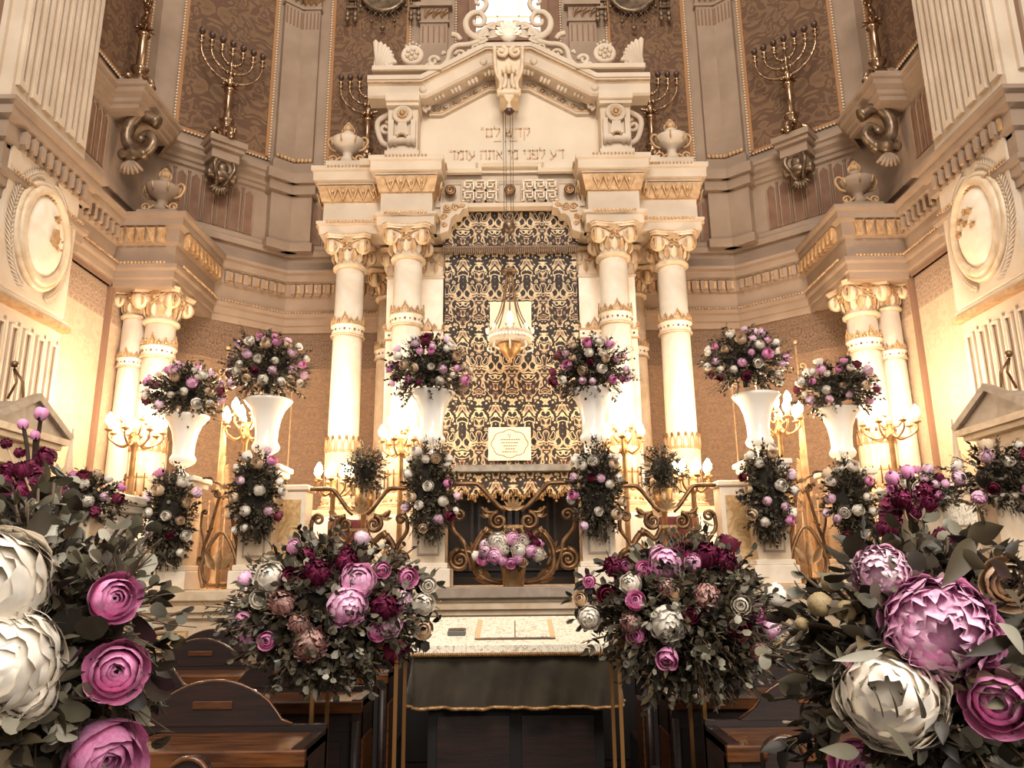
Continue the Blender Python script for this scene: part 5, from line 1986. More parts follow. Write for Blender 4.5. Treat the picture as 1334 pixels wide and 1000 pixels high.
# ------------------------------------------------------------ flower stands
def stand(x, y, w_, h, label, mid=True):
    t = thing('brass_flower_stand', label, 'stand', (x, y, 0))
    for dx in (-1, 1):
        for dy in (-1, 1):
            mb = MB(); mb.box(dx*w_/2-.009, dx*w_/2+.009, dy*w_/2*.8-.009, dy*w_/2*.8+.009, 0, h)
            mb.build('leg', BRASS_P, t)
    mb = MB()
    for z in (.02, h-.02):
        for e in (-1, 1):
            mb.box(-w_/2, w_/2, e*w_*.4-.007, e*w_*.4+.007, z-.007, z+.007)
            mb.box(e*w_/2-.007, e*w_/2+.007, -w_*.4, w_*.4, z-.007, z+.007)
    mb.build('frame', BRASS_P, t)
    mb = MB(); mb.box(-w_/2, w_/2, -w_*.4, w_*.4, h-.01, h+.005); mb.build('tray', BRASS_P, t)
    return t


for s in (-1, 1):
    xs = at(468, 950, 4.1).x if s < 0 else at(857, 950, 4.1).x
    stand(xs, 4.1, .4, 1.36, 'thin square brass frame stand carrying the flowers %s of the reading table' % sdx[s])
    stand(s*.86 if s > 0 else -.92, 1.25, .3, 1.2, 'brass stand under the large flower arrangement at the %s foreground edge' % sdx[s])

# ------------------------------------------------------------ flower and leaf library
def petal_col(name, c1, c2, isl=.12, rough=.55):
    return mat(name, c1, c2, rough, scale=9, island=isl, sss=.06, thr=(.3, .7))


P_PINK = petal_col('pink_petal', '#eba5cf', '#f9d3e6')
P_ROSE = petal_col('rose_petal', '#dd80b3', '#efacd0')
P_WHITE = petal_col('white_petal', '#f5eee2', '#efe4d4', .06)
P_CREAM = petal_col('cream_petal', '#e2cdb0', '#d6b694', .12)
P_BLUSH = petal_col('blush_petal', '#f4e2e4', '#e8b2d2', .15)
P_BURG = petal_col('burgundy_petal', '#6e1e3c', '#93365f', .35)
P_DRED = petal_col('deep_red_petal', '#571628', '#7c2440', .3)
P_VAR = petal_col('variegated_petal', '#dcc4a4', '#b5708a', .25)
P_BUD = petal_col('green_bud_skin', '#8a7550', '#a38f68', .1)
L_DARK = mat('dark_leaf', '#332b1e', '#221c13', .5, scale=20, island=.45)
L_GREY = mat('grey_green_leaf', '#6d6754', '#4c4738', .5, scale=10, island=.35)
L_PALE = mat('silvery_leaf', '#a6a191', '#7f7a69', .45, scale=10, island=.25)
L_BRN = mat('brown_green_leaf', '#5c4f38', '#453a28', .5, scale=10, island=.4)
STEM = mat('twig_brown', '#5d4a35', '#403122', .7)
FOAM_SHADE = mat('foam_inner_shade', '#241f15', '#171309', .95, scale=20)  # foam colour, darkened to stand for the shade inside a bouquet
PALEST = mat('pale_stalk', '#b79c78', None, .6)


def bloom(mb, R, rings, ruffle=0.06, nu=5, nv=4, m=0, seed=1, stretch=1.0, inner=True, azo=0, pol0=2.5):
    """rings: (count, radius fraction, tip polar angle, half width, outward curl). Flower faces +Z"""
    rnd = random.Random(seed)
    for ri, (n, fr, tip, hw, curl) in enumerate(rings):
        for i in range(n):
            a0 = azo + 2*PI*(i + .5*(ri % 2))/n + rnd.uniform(-.15, .15)
            v, f = [], []
            tp = tip + rnd.uniform(-.08, .08)
            ph = rnd.uniform(0, 6)
            for j in range(nv+1):
                t = j/nv
                pol = pol0 + (tp - pol0)*t
                w_ = hw*(.3 + .8*math.sqrt(t))
                for k in range(nu+1):
                    u = -1 + 2*k/nu
                    az = a0 + u*w_
                    edge = t**3
                    r = R*fr*(1 + edge*curl*(1-.3*u*u)) + R*ruffle*edge*math.sin(u*7 + ph)*(1 if ruffle else 0)
                    pp = pol + (.12*u*u + .12*u**4)*t*t + ruffle*1.2*edge*math.sin(u*8 + ph*2)
                    r *= (1 - .1*u*u*t)
                    v.append((r*math.sin(pp)*math.cos(az), r*math.sin(pp)*math.sin(az), r*math.cos(pp)*stretch))
            for j in range(nv):
                for k in range(nu):
                    q_ = j*(nu+1)+k
                    f.append((q_, q_+1, q_+nu+2, q_+nu+1))
            mb.add(v, f, m, True)
    if inner: mb.ball((0, 0, 0), R*.5, 8, m)


def ruffled(mb, n, hw, ruffle, seed, guard=6):
    """dense peony: petals set by the golden angle, small and upright in the middle, broad outside"""
    rnd = random.Random(seed)
    for i in range(n):
        q_ = ((i+.5)/n)**.6
        tip = .12 + 1.35*q_ + rnd.uniform(-.07, .07)
        bloom(mb, 1, [(1, .78 + .22*q_ + rnd.uniform(-.05, .04), tip, hw*(1.25 if q_ < .35 else 1)*rnd.uniform(.8, 1.25)/max(.55, math.sin(min(1.5, tip+.25))), rnd.uniform(.0, .22))], ruffle, 9, 6, 0, seed*100+i, 1, False, i*2.39996, tip + 1.0)
    bloom(mb, 1.04, [(guard, 1.0, 1.5, .62, .12), (guard, .98, 1.25, .6, .1)], ruffle*.5, 10, 6, 0, seed+3, 1, False)
    mb.ball((0, 0, -.08), .58, 14, 0)


def mk(kind, hi):
    mb = MB()
    nu, nv = (8, 6) if hi else (4, 3)
    if kind in ('pink_peony', 'white_peony', 'blush_peony'):
        rings = [(7, 1.0, 1.35, .55, .12), (8, .93, 1.05, .5, .08), (8, .86, .8, .45, .06), (8, .8, .58, .42, .1), (7, .72, .4, .5, .12), (5, .66, .22, .7, .15)]
        if not hi: rings = [(6, 1.0, 1.25, .6, .1), (6, .9, .85, .55, .1), (6, .8, .5, .6, .12), (4, .7, .25, .8, .1)]
        elif kind == 'white_peony': rings = [(6, 1.0, 1.45, .7, .12), (6, .95, 1.12, .66, .1), (6, .88, .86, .66, .12), (6, .8, .62, .66, .14), (5, .7, .42, .75, .16), (4, .58, .24, .9, .15)]
        else: rings = [(7, 1.05, 1.5, .6, .08), (7, 1.0, 1.2, .56, .04), (8, .93, .95, .46, .16), (9, .88, .74, .42, .22), (9, .84, .54, .42, .24), (7, .8, .36, .5, .26), (5, .72, .18, .7, .28)]
        if hi: nu, nv = 12, 8
        if hi and kind == 'white_peony': ruffled(mb, 34, .62, .05, 3)
        elif hi: ruffled(mb, 64, .42, .08, 5, 7)
        else: bloom(mb, 1, rings, .06, nu, nv, 0, 3)
        m = {'pink_peony': P_PINK, 'white_peony': P_WHITE, 'blush_peony': P_BLUSH}[kind]
    elif kind in ('pink_rose', 'cream_rose', 'white_rose', 'deep_red_rose'):
        rings = [(5, 1.0, 1.15, .75, .28), (5, .88, .85, .72, .2), (4, .74, .62, .85, .12), (4, .58, .5, .9, .08), (3, .42, .42, 1.1, .05), (3, .26, .35, 1.2, .0)]
        if not hi: rings = [(5, 1.0, 1.1, .75, .22), (4, .8, .75, .85, .12), (3, .56, .5, 1.1, .05), (3, .3, .35, 1.2, 0)]
        bloom(mb, 1, rings, .015, nu, nv, 0, 5, 1.12, False)
        mb.lathe([(1e-5, -.8), (.2, -.85), (.55, -.6), (.62, -.3)], 10, m=1)
        m = {'pink_rose': P_ROSE, 'cream_rose': P_CREAM, 'white_rose': P_WHITE, 'deep_red_rose': P_DRED}[kind]
    elif kind in ('variegated_carnation', 'burgundy_carnation', 'blush_carnation'):
        rings = [(12, 1.0, 1.4, .2, .15), (12, .95, 1.05, .2, .2), (11, .92, .75, .22, .2), (8, .9, .45, .3, .2), (5, .88, .2, .5, .2)]
        bloom(mb, 1, rings, .13, 3 if not hi else 5, 2 if not hi else 4, 0, 8)
        m = {'variegated_carnation': P_VAR, 'burgundy_carnation': P_BURG, 'blush_carnation': P_BLUSH}[kind]
    elif kind == 'peony_bud':
        mb.ball((0, 0, 0), .8, 14, 0, (1, 1, 1.05))
        bloom(mb, .86, [(5, 1.0, .5, .62, -.1)], 0, 5, 4, 0, 2, 1.1, False)
        mb.lathe([(.1, -1.0), (.5, -.75), (.7, -.4)], 10, m=1)
        m = P_BUD
    elif kind == 'pink_bud':
        bloom(mb, .9, [(5, 1.0, .4, .75, -.15), (4, .85, .2, .9, -.1)], 0, 5, 4, 0, 2, 1.25, True)
        mb.lathe([(.1, -1.1), (.5, -.85), (.72, -.4), (.6, -.1)], 10, m=1)
        m = P_ROSE
    return mb.mesh(kind, [m, L_BRN])


LIB = {}
def lib(kind, hi=False):
    if (kind, hi) not in LIB: LIB[(kind, hi)] = mk(kind, hi)
    return LIB[(kind, hi)]


def roundleaf(r, nl=8, cup=.25):
    v = [(r*.9, 0, 0)]
    for i in range(nl):
        a = 2*PI*i/nl
        v.append((r*.9 + r*math.cos(a), r*.85*math.sin(a), cup*r*(math.cos(2*a)*.5 + .5) - .12*r))
    return v, [(0, 1+i, 1+(i+1) % nl) for i in range(nl)]


def basis(d, roll=0):
    """matrix whose +X is d"""
    d = Vector(d).normalized()
    up = Vector((0, 0, 1)) if abs(d.z) < .95 else Vector((0, 1, 0))
    y = up.cross(d).normalized()
    z = d.cross(y)
    M = Matrix(((d.x, y.x, z.x), (d.y, y.y, z.y), (d.z, y.z, z.z))).to_4x4()
    return M @ Matrix.Rotation(roll, 4, 'X')


def foliage(rx, ry, rz, n, seed, size=.05, kinds=(.4, .3, .3), hi=False, droop=0, cy=0, cut=None, jit=.22):
    """sprigs radiating out of an ellipsoid; returns {'round': MB, 'pointed': MB, 'fine': MB}"""
    rnd = random.Random(seed)
    out = {'round': MB(), 'pointed': MB(), 'fine': MB()}
    for i in range(n):
        z = rnd.uniform(-1, 1)
        a = rnd.uniform(0, 2*PI)
        q_ = math.sqrt(1-z*z)
        d = Vector((q_*math.cos(a), q_*math.sin(a), z))
        if d.y > .45 and rnd.random() < .6: d.y = -d.y
        if cut and d.z < cut and rnd.random() < .75: d.z = abs(d.z)*.5
        k = 1 + rnd.gauss(0, jit*.6)
        tip = Vector((d.x*rx, d.y*ry, d.z*rz))*k
        if d.z < 0: tip.x *= 1 + .3*d.z
        tip.z -= droop*rnd.random()*(abs(d.x))*rx
        base = tip*rnd.uniform(.5, .72)
        ax = (tip - base)
        if ax.length < 1e-4: continue
        L = ax.length
        u = rnd.random()
        if u < kinds[0]:
            mb = out['round']
            mb.tube([base, tip], .0035*size/.05, 3, 2)
            m_ = max(2, int(L/(size*.75)))
            for j in range(m_+1):
                c = base.lerp(tip, j/m_)
                for e in (-1, 1):
                    dd = (ax.normalized()*.5 + Vector((rnd.gauss(0, 1), rnd.gauss(-.3, 1), rnd.gauss(0, 1))).normalized()*e).normalized()
                    s_ = size*rnd.uniform(.35, .6)*(1-.35*j/m_)
                    mb.push(Matrix.Translation(c) @ basis(dd, rnd.uniform(-1, 1)))
                    v, f = roundleaf(s_, 10 if hi else 6)
                    mb.add(v, f, rnd.choice((0, 0, 1)), True)
                    mb.pop()
        elif u < kinds[0] + kinds[1]:
            mb = out['pointed']
            m_ = 4
            for j in range(m_+1):
                c = base.lerp(tip, .3 + .7*j/m_)
                for e in (-1, 1):
                    dd = (ax.normalized()*.9 + Vector((rnd.gauss(0, .6), rnd.gauss(-.2, .6), rnd.gauss(0, .6)))).normalized()
                    s_ = size*rnd.uniform(.6, 1.15)
                    mb.push(Matrix.Translation(c) @ basis(dd, rnd.uniform(-1.5, 1.5)))
                    v, f = leafv(s_, s_*.5, .3, .25, 5 if hi else 3)
                    mb.add(v, f, rnd.choice((0, 0, 1)), True)
                    mb.pop()
        else:
            mb = out['fine']
            for b in range(3):
                t2 = tip + Vector((rnd.gauss(0, .12), rnd.gauss(0, .12), rnd.gauss(0, .12)))*L
                mb.tube([base, t2], .0025*size/.05, 3, 2)
                for j in range(6):
                    c = base.lerp(t2, .35 + .65*j/5)
                    dd = ((t2-base).normalized()*.8 + Vector((rnd.gauss(0, .7), rnd.gauss(0, .7), rnd.gauss(0, .7)))).normalized()
                    s_ = size*rnd.uniform(.5, .8)
                    mb.push(Matrix.Translation(c) @ basis(dd, rnd.uniform(-1.5, 1.5)))
                    v, f = leafv(s_, s_*.25, .3, .1, 2)
                    mb.add(v, f, rnd.choice((0, 1)), True)
                    mb.pop()
    return out


def add_bloom(t, kind, c, r, outward, rnd, hi=False, part=None):
    """c in the coordinates of thing t"""
    o = put(part or kind, lib(kind, hi), t, c)
    o.scale = (r, r, r)
    d = Vector(outward).normalized() + Vector((rnd.gauss(0, .18), rnd.gauss(0, .12), rnd.gauss(0, .18)))
    q_ = d.to_track_quat('Z', 'Y')
    o.rotation_euler = (q_.to_matrix() @ Matrix.Rotation(rnd.uniform(0, 6), 3, 'Z')).to_euler()
    return o


MIXES = {
    'std': ['pink_peony', 'white_peony', 'pink_rose', 'cream_rose', 'deep_red_rose', 'blush_peony', 'white_rose', 'cream_rose', 'blush_carnation', 'pink_rose', 'burgundy_carnation', 'white_peony', 'cream_rose'],
    'white': ['white_peony', 'cream_rose', 'white_rose', 'blush_peony', 'white_peony', 'pink_rose', 'white_rose', 'cream_rose', 'deep_red_rose', 'blush_carnation'],
    'pale': ['white_peony', 'blush_peony', 'white_rose', 'cream_rose', 'pink_rose', 'blush_carnation', 'white_peony', 'pink_peony', 'deep_red_rose'],
}


def bouquet(name, label, c, rad, nfl, nleaf, seed, mix='std', size=.045, fl=(.035, .06), kinds=(.35, .4, .25), blooms=(), hi=False, core=.62, leafm=None, cut=None, droop=.3, cat='flower arrangement', group=None, jit=.22, ymin=.15, foot=None):
    rx, ry, rz = rad
    t = thing(name, label, cat, c, 0, group)
    rnd = random.Random(seed)
    fo = foliage(rx, ry, rz, nleaf, seed, size, kinds, hi, droop, cut=cut, jit=jit)
    lm = leafm or {'round': [L_GREY, L_DARK, STEM], 'pointed': [L_DARK, L_BRN, STEM], 'fine': [L_DARK, L_BRN, STEM]}
    for k, nm in (('round', 'eucalyptus_foliage'), ('pointed', 'leafy_foliage'), ('fine', 'fern_foliage')):
        if fo[k].v: 
            o = fo[k].build(nm, lm[k], t)
            o['kind'] = 'stuff'
    mb = MB()
    mb.push(Matrix.Diagonal((rx*core, ry*core, rz*core, 1)))
    mb.ball((0, 0, 0), 1, 14)
    mb.pop()
    if foot: mb.tube([(0, 0, 0), (0, 0, -foot)], .04, 8)
    mb.build('foam_shade_core', FOAM_SHADE, t)  # dark core imitates the shaded gaps between the leaves
    pts = []
    sb = MB()
    def place(kind, d, r, k=1.0):
        p = Vector((d.x*rx, d.y*ry, d.z*rz))*k
        add_bloom(t, kind, p, r, Vector((d.x/rx, d.y/ry, d.z/rz)), rnd, hi)
    for (kind, px, py, dpx) in blooms:
        Y = c[1] - ry*.75
        for _ in range(2):
            p = at(px, py, Y)
            ex, ez = (p.x-c[0])/rx, (p.z-c[2])/rz
            q_ = ex*ex + ez*ez
            Y = c[1] - ry*math.sqrt(max(.04, 1-q_))*.95
        p = at(px, py, Y)
        r = dpx/2/FPX*Y
        d = Vector(((p.x-c[0])/rx, (p.y-c[1])/ry*1.0 - .25, (p.z-c[2])/rz))
        # a stem and a collar of leaves for this bloom
        lo = p - Vector(c)
        sb.tube(crv([tuple(lo*.3), tuple(lo*.7 + Vector((0, .03, 0))), tuple(lo)], 4), .004, 5, 2)
        for q_ in range(9):
            a_ = rnd.uniform(0, 2*PI)
            dd = Vector((math.cos(a_), rnd.uniform(-.2, .5), math.sin(a_)))
            s_ = size*rnd.uniform(.35, .55)
            sb.push(Matrix.Translation(lo + Vector((0, r*.5, 0)) + dd*r*rnd.uniform(.6, 1.3)) @ basis(dd, rnd.uniform(-1, 1)))
            v, f = roundleaf(s_, 10 if hi else 6) if q_ % 3 else leafv(s_*2, s_*.9, .3, .25, 4)
            sb.add(v, f, rnd.choice((0, 1)), True)
            sb.pop()
        add_bloom(t, kind, p - Vector(c), r, d.normalized()*.4 + (Vector((0, 0, EYE)) - p).normalized(), rnd, hi)
        pts.append(d.normalized())
    if sb.v: sb.build('stem_leaves', [L_DARK, L_GREY, STEM], t)['kind'] = 'stuff'
    m_ = MIXES[mix]
    tries = 0
    placed = 0
    while placed < nfl and tries < nfl*40:
        tries += 1
        z = rnd.uniform(-.75, .98) if cut is None else rnd.uniform(max(-.6, cut), .98)
        a = rnd.uniform(PI, 2*PI) + rnd.uniform(-.4, .4)
        d = Vector((math.sqrt(1-z*z)*math.cos(a), math.sqrt(1-z*z)*math.sin(a), z))
        r = rnd.uniform(*fl)
        mind = 2.0*r/min(rx, rz)
        if any((d-q_).length < mind for q_ in pts): continue
        pts.append(d)
        place(m_[placed % len(m_)], d, r, rnd.uniform(.92, 1.08))
        placed += 1
    return t


# ------------------------------------------------------------ bouquets in the vases and garlands on the pedestals
vb = {(-1, 0): (560, 482, 'pink and cream flowers in the inner left vase, overlapping the curtain', 'std'),
      (1, 0): (771, 482, 'white, pink and red flowers in the inner right vase, overlapping the curtain', 'std'),
      (-1, 1): (350, 480, 'white and mauve flowers in the middle left vase, tallest on that side', 'pale'),
      (1, 1): (970, 472, 'pink and white flowers in the middle right vase, tallest on that side', 'pale'),
      (-1, 2): (243, 512, 'pale loose flowers in the outermost left vase', 'pale'),
      (1, 2): (1089, 506, 'pale loose flowers in the outermost right vase', 'pale')}
for s, k, x, zt in VSP:
    px, py, lb, mx = vb[(s, k)]
    zc = at(px, py, 8.7).z
    bouquet('vase_bouquet', 'round bouquet of ' + lb, (at(px, py, 8.7).x, 8.7, zc), (.47, .4, .38) if k < 2 else (.44, .38, .33), 34 if k < 2 else 28, 340, 11 + k*7 + s, mx, .05, (.036, .062), (.3, .4, .3), cut=-.75, foot=.3, core=.5)
gl = {(-1, 0): (560, 640, 58, 'under the inner left vase beside the gate'), (1, 0): (778, 640, 58, 'under the inner right vase beside the gate'),
      (-1, 1): (334, 645, 52, 'under the middle left vase'), (1, 1): (998, 642, 56, 'under the middle right vase'),
      (-1, 2): (222, 672, 58, 'down the outermost left pedestal'), (1, 2): (1106, 655, 50, 'down the outermost right pedestal')}
for s, k, x, zt in VSP:
    px, py, hpx, lb = gl[(s, k)]
    p = at(px, py, 8.42)
    bouquet('flower_garland', 'trailing garland of roses and dark leaves hanging ' + lb, (p.x, 8.4, p.z), (.29, .19, hpx*1.1/1000*8.6), 15, 260, 60 + k*5 + s, 'white', .05, (.042, .065), (.25, .45, .3), core=.66, jit=.12)

# gold pot with peonies on the step before the gate
t = thing('gold_vase', 'tapering fluted gold pot standing on the grey step at the centre', 'vase', (at(669, 765, 8.47).x, 8.47, 1.535))
mb = MB(); mb.lathe([(.1, 0), (.105, .01), (.145, .3), (.155, .33), (.14, .33), (.12, .2)], 28, flute=10, famp=.04); mb.build('pot', GOLD, t)
p = at(664, 722, 8.47)
bl = [('white_peony', 649, 706, 26), ('pink_peony', 668, 702, 20), ('white_rose', 681, 704, 16), ('white_peony', 676, 716, 20), ('pink_peony', 645, 724, 20), ('pink_peony', 692, 718, 17), ('blush_peony', 632, 718, 16), ('white_peony', 656, 716, 16), ('pink_rose', 629, 730, 14), ('burgundy_carnation', 688, 698, 13), ('burgundy_carnation', 698, 708, 12), ('white_peony', 700, 722, 18), ('pink_peony', 675, 727, 15), ('cream_rose', 681, 731, 13), ('pink_rose', 666, 733, 13), ('pink_peony', 655, 730, 13)]
bouquet('peony_bouquet', 'dome of white and pink peonies in the gold pot at the centre', (p.x, 8.47, p.z+.0), (.36, .26, .2), 6, 50, 5, 'pale', .04, (.05, .07), blooms=bl, cut=-.1, core=.7)

# potted dark plants behind the railing
for s in (-1, 1):
    px = 474 if s < 0 else 865
    p = at(px, 662, 9.05)
    t = thing('gold_plant_pot', 'plain gold cylinder pot behind the %s iron railing' % sdx[s], 'pot', (p.x, 9.05, 1.53))
    mb = MB(); mb.lathe([(.05, 0), (.13, .0), (.13, .03), (.03, .06), (.03, p.z-1.55), (.1, p.z-1.53), (.11, p.z-1.3), (.09, p.z-1.3)], 24); mb.build('pot', GOLD, t)
    q_ = at(px + s*-2, 612, 9.05)
    bouquet('potted_plant', 'dark bushy potted plant rising behind the %s iron railing' % sdx[s], (q_.x, 9.05, q_.z), (.26, .22, .28), 0, 190, 77+s, 'std', .04, kinds=(.3, .3, .4), core=.55, cat='plant', foot=.25)

# small bouquets at the sides
for (px, py, Y, rr, nm, sd) in ((112, 650, 6.6, .3, 'small pink and white bouquet low beside the left shrine', 1), (1300, 622, 5.6, .33, 'round bouquet of pink roses below the shrine at the right edge', 2), (1196, 640, 6.8, .25, 'small bouquet of pink and cream roses beside the right parapet', 3)):
    p = at(px, py, Y)
    bouquet('small_bouquet', nm, (p.x, Y, p.z), (rr, rr*.9, rr*.75), 20, 230, 30+sd, 'std', .045, (.035, .055), core=.45)
    t = thing('bouquet_plinth', 'slim pale stone plinth under the ' + {1: 'small bouquet on the far left', 2: 'round rose bouquet at the far right', 3: 'small bouquet near the right parapet'}[sd], 'plinth', (p.x, Y, 0))
    mb = MB(); mb.box(-.12, .12, -.12, .12, 0, p.z - rr*.5); mb.build('shaft', MARBLE_D, t)
    mb = MB(); mb.box(-.16, .16, -.16, .16, p.z - rr*.5, p.z - rr*.5 + .04, 0, .01); mb.build('top', MARBLE, t)

# ------------------------------------------------------------ middle arrangements on the brass stands
MY = 4.05
bl = [('pink_peony', 452, 790, 50), ('pink_peony', 466, 757, 46), ('white_peony', 352, 752, 40), ('variegated_carnation', 404, 838, 42), ('variegated_carnation', 368, 785, 32),
      ('pink_bud', 318, 808, 26), ('pink_rose', 348, 834, 22), ('burgundy_carnation', 413, 745, 34), ('burgundy_carnation', 500, 790, 38), ('pink_rose', 530, 752, 26), ('white_peony', 552, 786, 28),
      ('blush_peony', 508, 814, 30), ('pink_rose', 490, 822, 24), ('white_rose', 558, 762, 20), ('burgundy_carnation', 452, 730, 30), ('cream_rose', 552, 820, 24), ('white_rose', 338, 780, 24), ('blush_carnation', 522, 782, 26),
      ('pink_peony', 384, 712, 20), ('burgundy_carnation', 400, 724, 22), ('pink_rose', 498, 742, 20), ('deep_red_rose', 376, 752, 24), ('variegated_carnation', 390, 812, 26)]
c = at(430, 792, MY)
LM2 = {'round': [L_GREY, L_PALE, STEM], 'pointed': [L_DARK, L_BRN, STEM], 'fine': [L_DARK, L_BRN, STEM]}
bouquet('flower_arrangement', 'wide arrangement with two large pink peonies and eucalyptus, left of the reading table', (c.x, MY, c.z), (.47, .4, .35), 6, 520, 101, 'std', .06, (.04, .06), (.55, .25, .2), blooms=bl, leafm=LM2, core=.7, jit=.2)
bl = [('pink_rose', 829, 783, 24), ('white_peony', 768, 804, 30), ('white_peony', 870, 812, 46), ('pink_rose', 830, 828, 24), ('variegated_carnation', 822, 812, 26), ('pink_peony', 868, 735, 44), ('variegated_carnation', 920, 776, 32),
      ('pink_rose', 985, 798, 24), ('white_peony', 822, 760, 28), ('burgundy_carnation', 920, 724, 34), ('burgundy_carnation', 890, 722, 28), ('pink_peony', 902, 732, 24), ('variegated_carnation', 990, 848, 26), ('white_rose', 965, 788, 24),
      ('deep_red_rose', 792, 775, 26), ('burgundy_carnation', 800, 738, 26), ('pink_rose', 768, 757, 16), ('cream_rose', 756, 780, 18), ('deep_red_rose', 962, 818, 28), ('pink_rose', 815, 737, 16), ('pink_rose', 838, 742, 20), ('burgundy_carnation', 945, 730, 28), ('cream_rose', 880, 770, 22), ('deep_red_rose', 900, 800, 22), ('blush_peony', 858, 722, 24), ('variegated_carnation', 868, 765, 24)]
c = at(898, 800, MY)
bouquet('flower_arrangement', 'wide arrangement with burgundy tops and one large white bloom, right of the reading table', (c.x, MY, c.z), (.45, .4, .37), 6, 520, 103, 'std', .06, (.04, .06), (.55, .25, .2), blooms=bl, leafm=LM2, core=.7, jit=.2)

# ------------------------------------------------------------ foreground arrangements
c = at(20, 850, 1.2)
bl = [('white_peony', 2, 862, 128), ('white_peony', -15, 765, 140), ('pink_rose', 147, 780, 56), ('pink_rose', 152, 874, 66), ('pink_rose', 135, 985, 84), ('white_rose', 40, 905, 60)]
LM3 = {'round': [L_GREY, L_PALE, STEM], 'pointed': [L_DARK, L_BRN, STEM], 'fine': [L_DARK, L_DARK, STEM]}
bouquet('foreground_arrangement', 'close-up arrangement at the left edge with huge white peony and three pink roses', (c.x, 1.25, c.z), (.17, .24, .24), 0, 330, 201, 'std', .042, (.03, .05), (.55, .2, .25), blooms=bl, hi=True, leafm=LM3, core=.6, jit=.16)
c = at(1240, 890, 1.2)
bl = [('pink_peony', 1224, 822, 122), ('white_peony', 1160, 905, 118), ('pink_rose', 1300, 914, 72), ('blush_peony', 1150, 748, 66), ('pink_rose', 1118, 996, 56), ('pink_bud', 1112, 866, 24), ('cream_rose', 1315, 760, 60)]
bouquet('foreground_arrangement', 'close-up arrangement at the right edge with a large ruffled pink peony and rose', (c.x, 1.25, c.z), (.22, .24, .22), 0, 330, 203, 'std', .042, (.03, .05), (.5, .3, .2), blooms=bl, hi=True, leafm=LM3, core=.6, jit=.16)


def spray(name, label, px, py, Y, pts, seed, col=P_BURG, foot=None):
    """tall sprays of burgundy florets with pale stalks; pts: (px, py, dpx)"""
    c = at(px, py, Y)
    t = thing(name, label, 'flowers', c)
    rnd = random.Random(seed)
    f = at(*foot[:2], foot[2]) - c
    for (x, y, d) in pts:
        r = d/2/FPX*Y
        yy = Y + rnd.uniform(-.03, .05)
        q_ = at(x, y, yy) - c
        o = add_bloom(t, 'burgundy_carnation', q_, r, (rnd.gauss(0, .5), -1, rnd.gauss(.3, .5)), rnd, False)
        mb = MB(); mb.tube(crv([tuple(f), tuple(f.lerp(q_, .6) + Vector((0, .02, .02))), tuple(q_)], 5), .0022, 5); mb.build('stalk', PALEST, t)
    return t


t1 = spray('burgundy_spray', 'tall spray of burgundy florets rising on the left above the big white peony', 45, 650, 1.35,
      [(30, 636, 34), (50, 622, 28), (60, 596, 26), (38, 660, 36), (20, 650, 36), (60, 648, 34), (5, 630, 30), (52, 672, 34), (25, 590, 14), (12, 612, 20), (66, 664, 26), (82, 692, 22), (90, 702, 18), (14, 676, 32), (40, 690, 26), (8, 578, 14), (95, 650, 16), (105, 720, 16), (44, 610, 22), (30, 612, 22)], 5, foot=(40, 800, 1.3))
t2 = spray('burgundy_spray', 'cluster of burgundy florets rising above the pink peony on the right', 1210, 690, 1.35,
      [(1160, 660, 30), (1175, 650, 26), (1205, 640, 24), (1158, 676, 28), (1172, 690, 28), (1190, 704, 30), (1215, 712, 34), (1240, 722, 34), (1230, 700, 26), (1200, 728, 28), (1186, 722, 24), (1250, 738, 30), (1222, 738, 26), (1190, 668, 20), (1208, 656, 22), (1262, 730, 22), (1150, 690, 22)], 6, foot=(1230, 800, 1.3))
# pale bell buds on stalks
def buds(label, pts, kind, foot, Y, seed, nm='flower_buds'):
    c = at(*pts[0][:2], Y)
    t = thing(nm, label, 'buds', c)
    rnd = random.Random(seed)
    f = at(foot[0], foot[1], Y+.04) - c
    for (x, y, d) in pts:
        yy = Y + rnd.uniform(-.03, .02)
        q_ = at(x, y, yy) - c
        add_bloom(t, kind, q_, d/2/FPX*Y, (q_ - f), rnd, True)
        mb = MB(); mb.tube(crv([tuple(f), tuple(f.lerp(q_, .55) + Vector((0, 0, .01))), tuple(q_)], 5), .0035, 6); mb.build('stalk', STEM, t)
    return t


buds('group of round green peony buds on stalks, left of the large pink peony', [(1068, 787, 36), (1102, 795, 30), (1082, 760, 28), (1044, 812, 20)], 'peony_bud', (1150, 850), 1.15, 3)
buds('pale bell shaped buds with pink tips above the burgundy spray on the left', [(54, 538, 20), (30, 552, 16), (46, 566, 14)], 'pink_bud', (40, 640), 1.4, 4)
buds('slender pink tipped buds on pale stalks above the burgundy cluster on the right', [(1182, 614, 20), (1162, 622, 20), (1196, 642, 16)], 'pink_bud', (1190, 700), 1.4, 5)

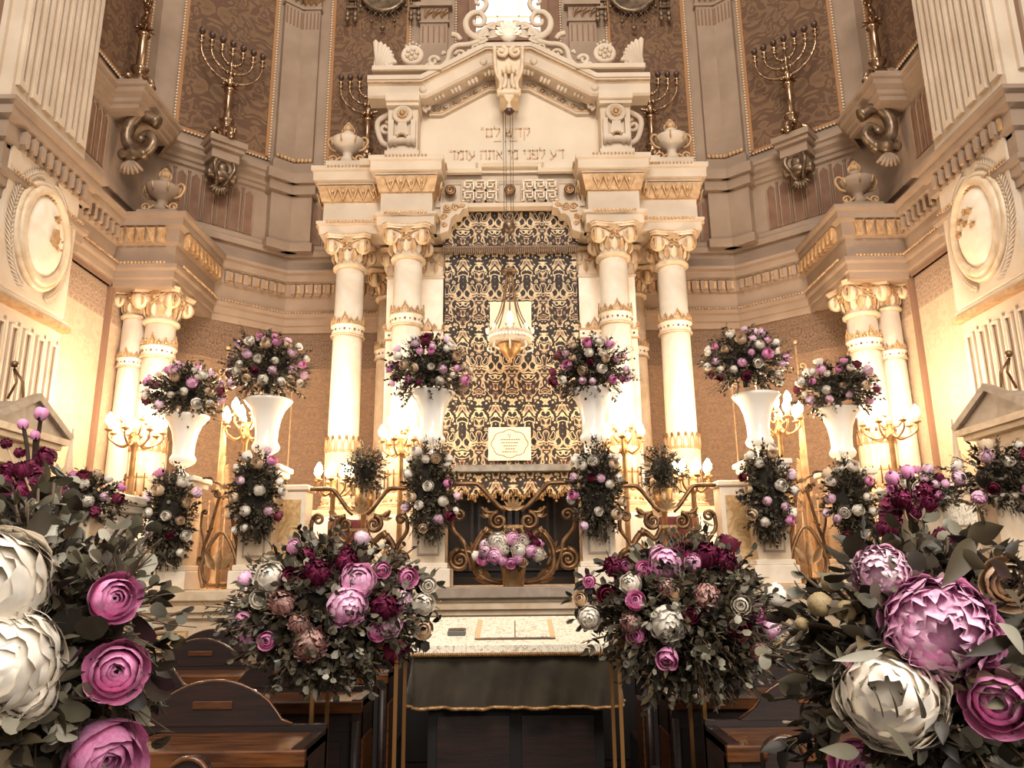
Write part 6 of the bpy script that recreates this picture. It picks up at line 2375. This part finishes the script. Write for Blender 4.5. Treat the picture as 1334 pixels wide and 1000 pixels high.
# thin bare twigs reaching out of the left foreground arrangement
t = thing('bare_twigs', 'fine bare twigs fanning right out of the left foreground arrangement', 'twigs', at(100, 800, 1.2))
rnd = random.Random(12)
c = t.location
for i in range(26):
    a = at(rnd.uniform(60, 110), rnd.uniform(780, 860), 1.22) - c
    b = at(rnd.uniform(150, 225), rnd.uniform(680, 960), 1.15 + rnd.uniform(-.05, .1)) - c
    m1 = a.lerp(b, .5) + Vector((0, 0, rnd.uniform(-.02, .03)))
    mb = MB(); mb.tube(crv([tuple(a), tuple(m1), tuple(b)], 5), [.0011]*11, 4)
    d = (b-a)
    for k in range(3):
        q_ = a.lerp(b, rnd.uniform(.4, .9))
        mb.tube([q_, q_ + d*.2 + Vector((rnd.gauss(0, .015), 0, rnd.gauss(0, .02)))], .0008, 3)
    mb.build('twig', STEM, t)
# big leaves in the right foreground
t = thing('foliage_spray', 'long silvery and brown leaves in front of the right foreground arrangement', 'leaves', at(1200, 900, 1.0))
c = t.location
for (x0, y0, x1, y1, wd, m_) in ((1268, 700, 1225, 780, .05, L_BRN), (1260, 700, 1320, 680, .045, L_BRN), (1240, 720, 1300, 745, .04, L_BRN), (1334, 850, 1300, 800, .05, L_PALE), (1150, 850, 1075, 862, .02, L_PALE), (1150, 935, 1140, 880, .022, L_BRN), (1168, 935, 1163, 885, .022, L_BRN), (1200, 935, 1195, 880, .045, L_BRN), (1190, 990, 1150, 930, .03, L_GREY), (1120, 980, 1060, 975, .03, L_GREY), (1330, 790, 1310, 760, .03, L_BRN), (1320, 830, 1250, 860, .03, L_DARK), (1290, 730, 1330, 760, .03, L_BRN), (1280, 690, 1275, 640, .03, L_BRN)):
    a, b = at(x0, y0, 1.0), at(x1, y1, .97)
    L = (b-a).length
    L *= .8
    v, f = leafv(L, wd*.62, .25, .12, 8)
    mb = MB(); mb.push(basis(b-a, -PI/2 + .2)); mb.add(v, f, 0, True); mb.pop()
    mb.build('leaf', m_, t, a - c)

p = at(1238, 672, 7.0)
t = thing('brocade_chest', 'cream patterned cloth covered chest beside the right parapet, under the small bouquets', 'chest', (p.x, 7.0, 0))
mb = MB(); mb.box(-.24, .24, -.15, .15, 0, p.z+.06, 0, .01); mb.build('body', MARBLE_D, t)
mb = MB(); mb.box(-.26, .26, -.17, .17, p.z-.1, p.z+.1, 0, .015); mb.build('cloth_cover', BROC2, t)
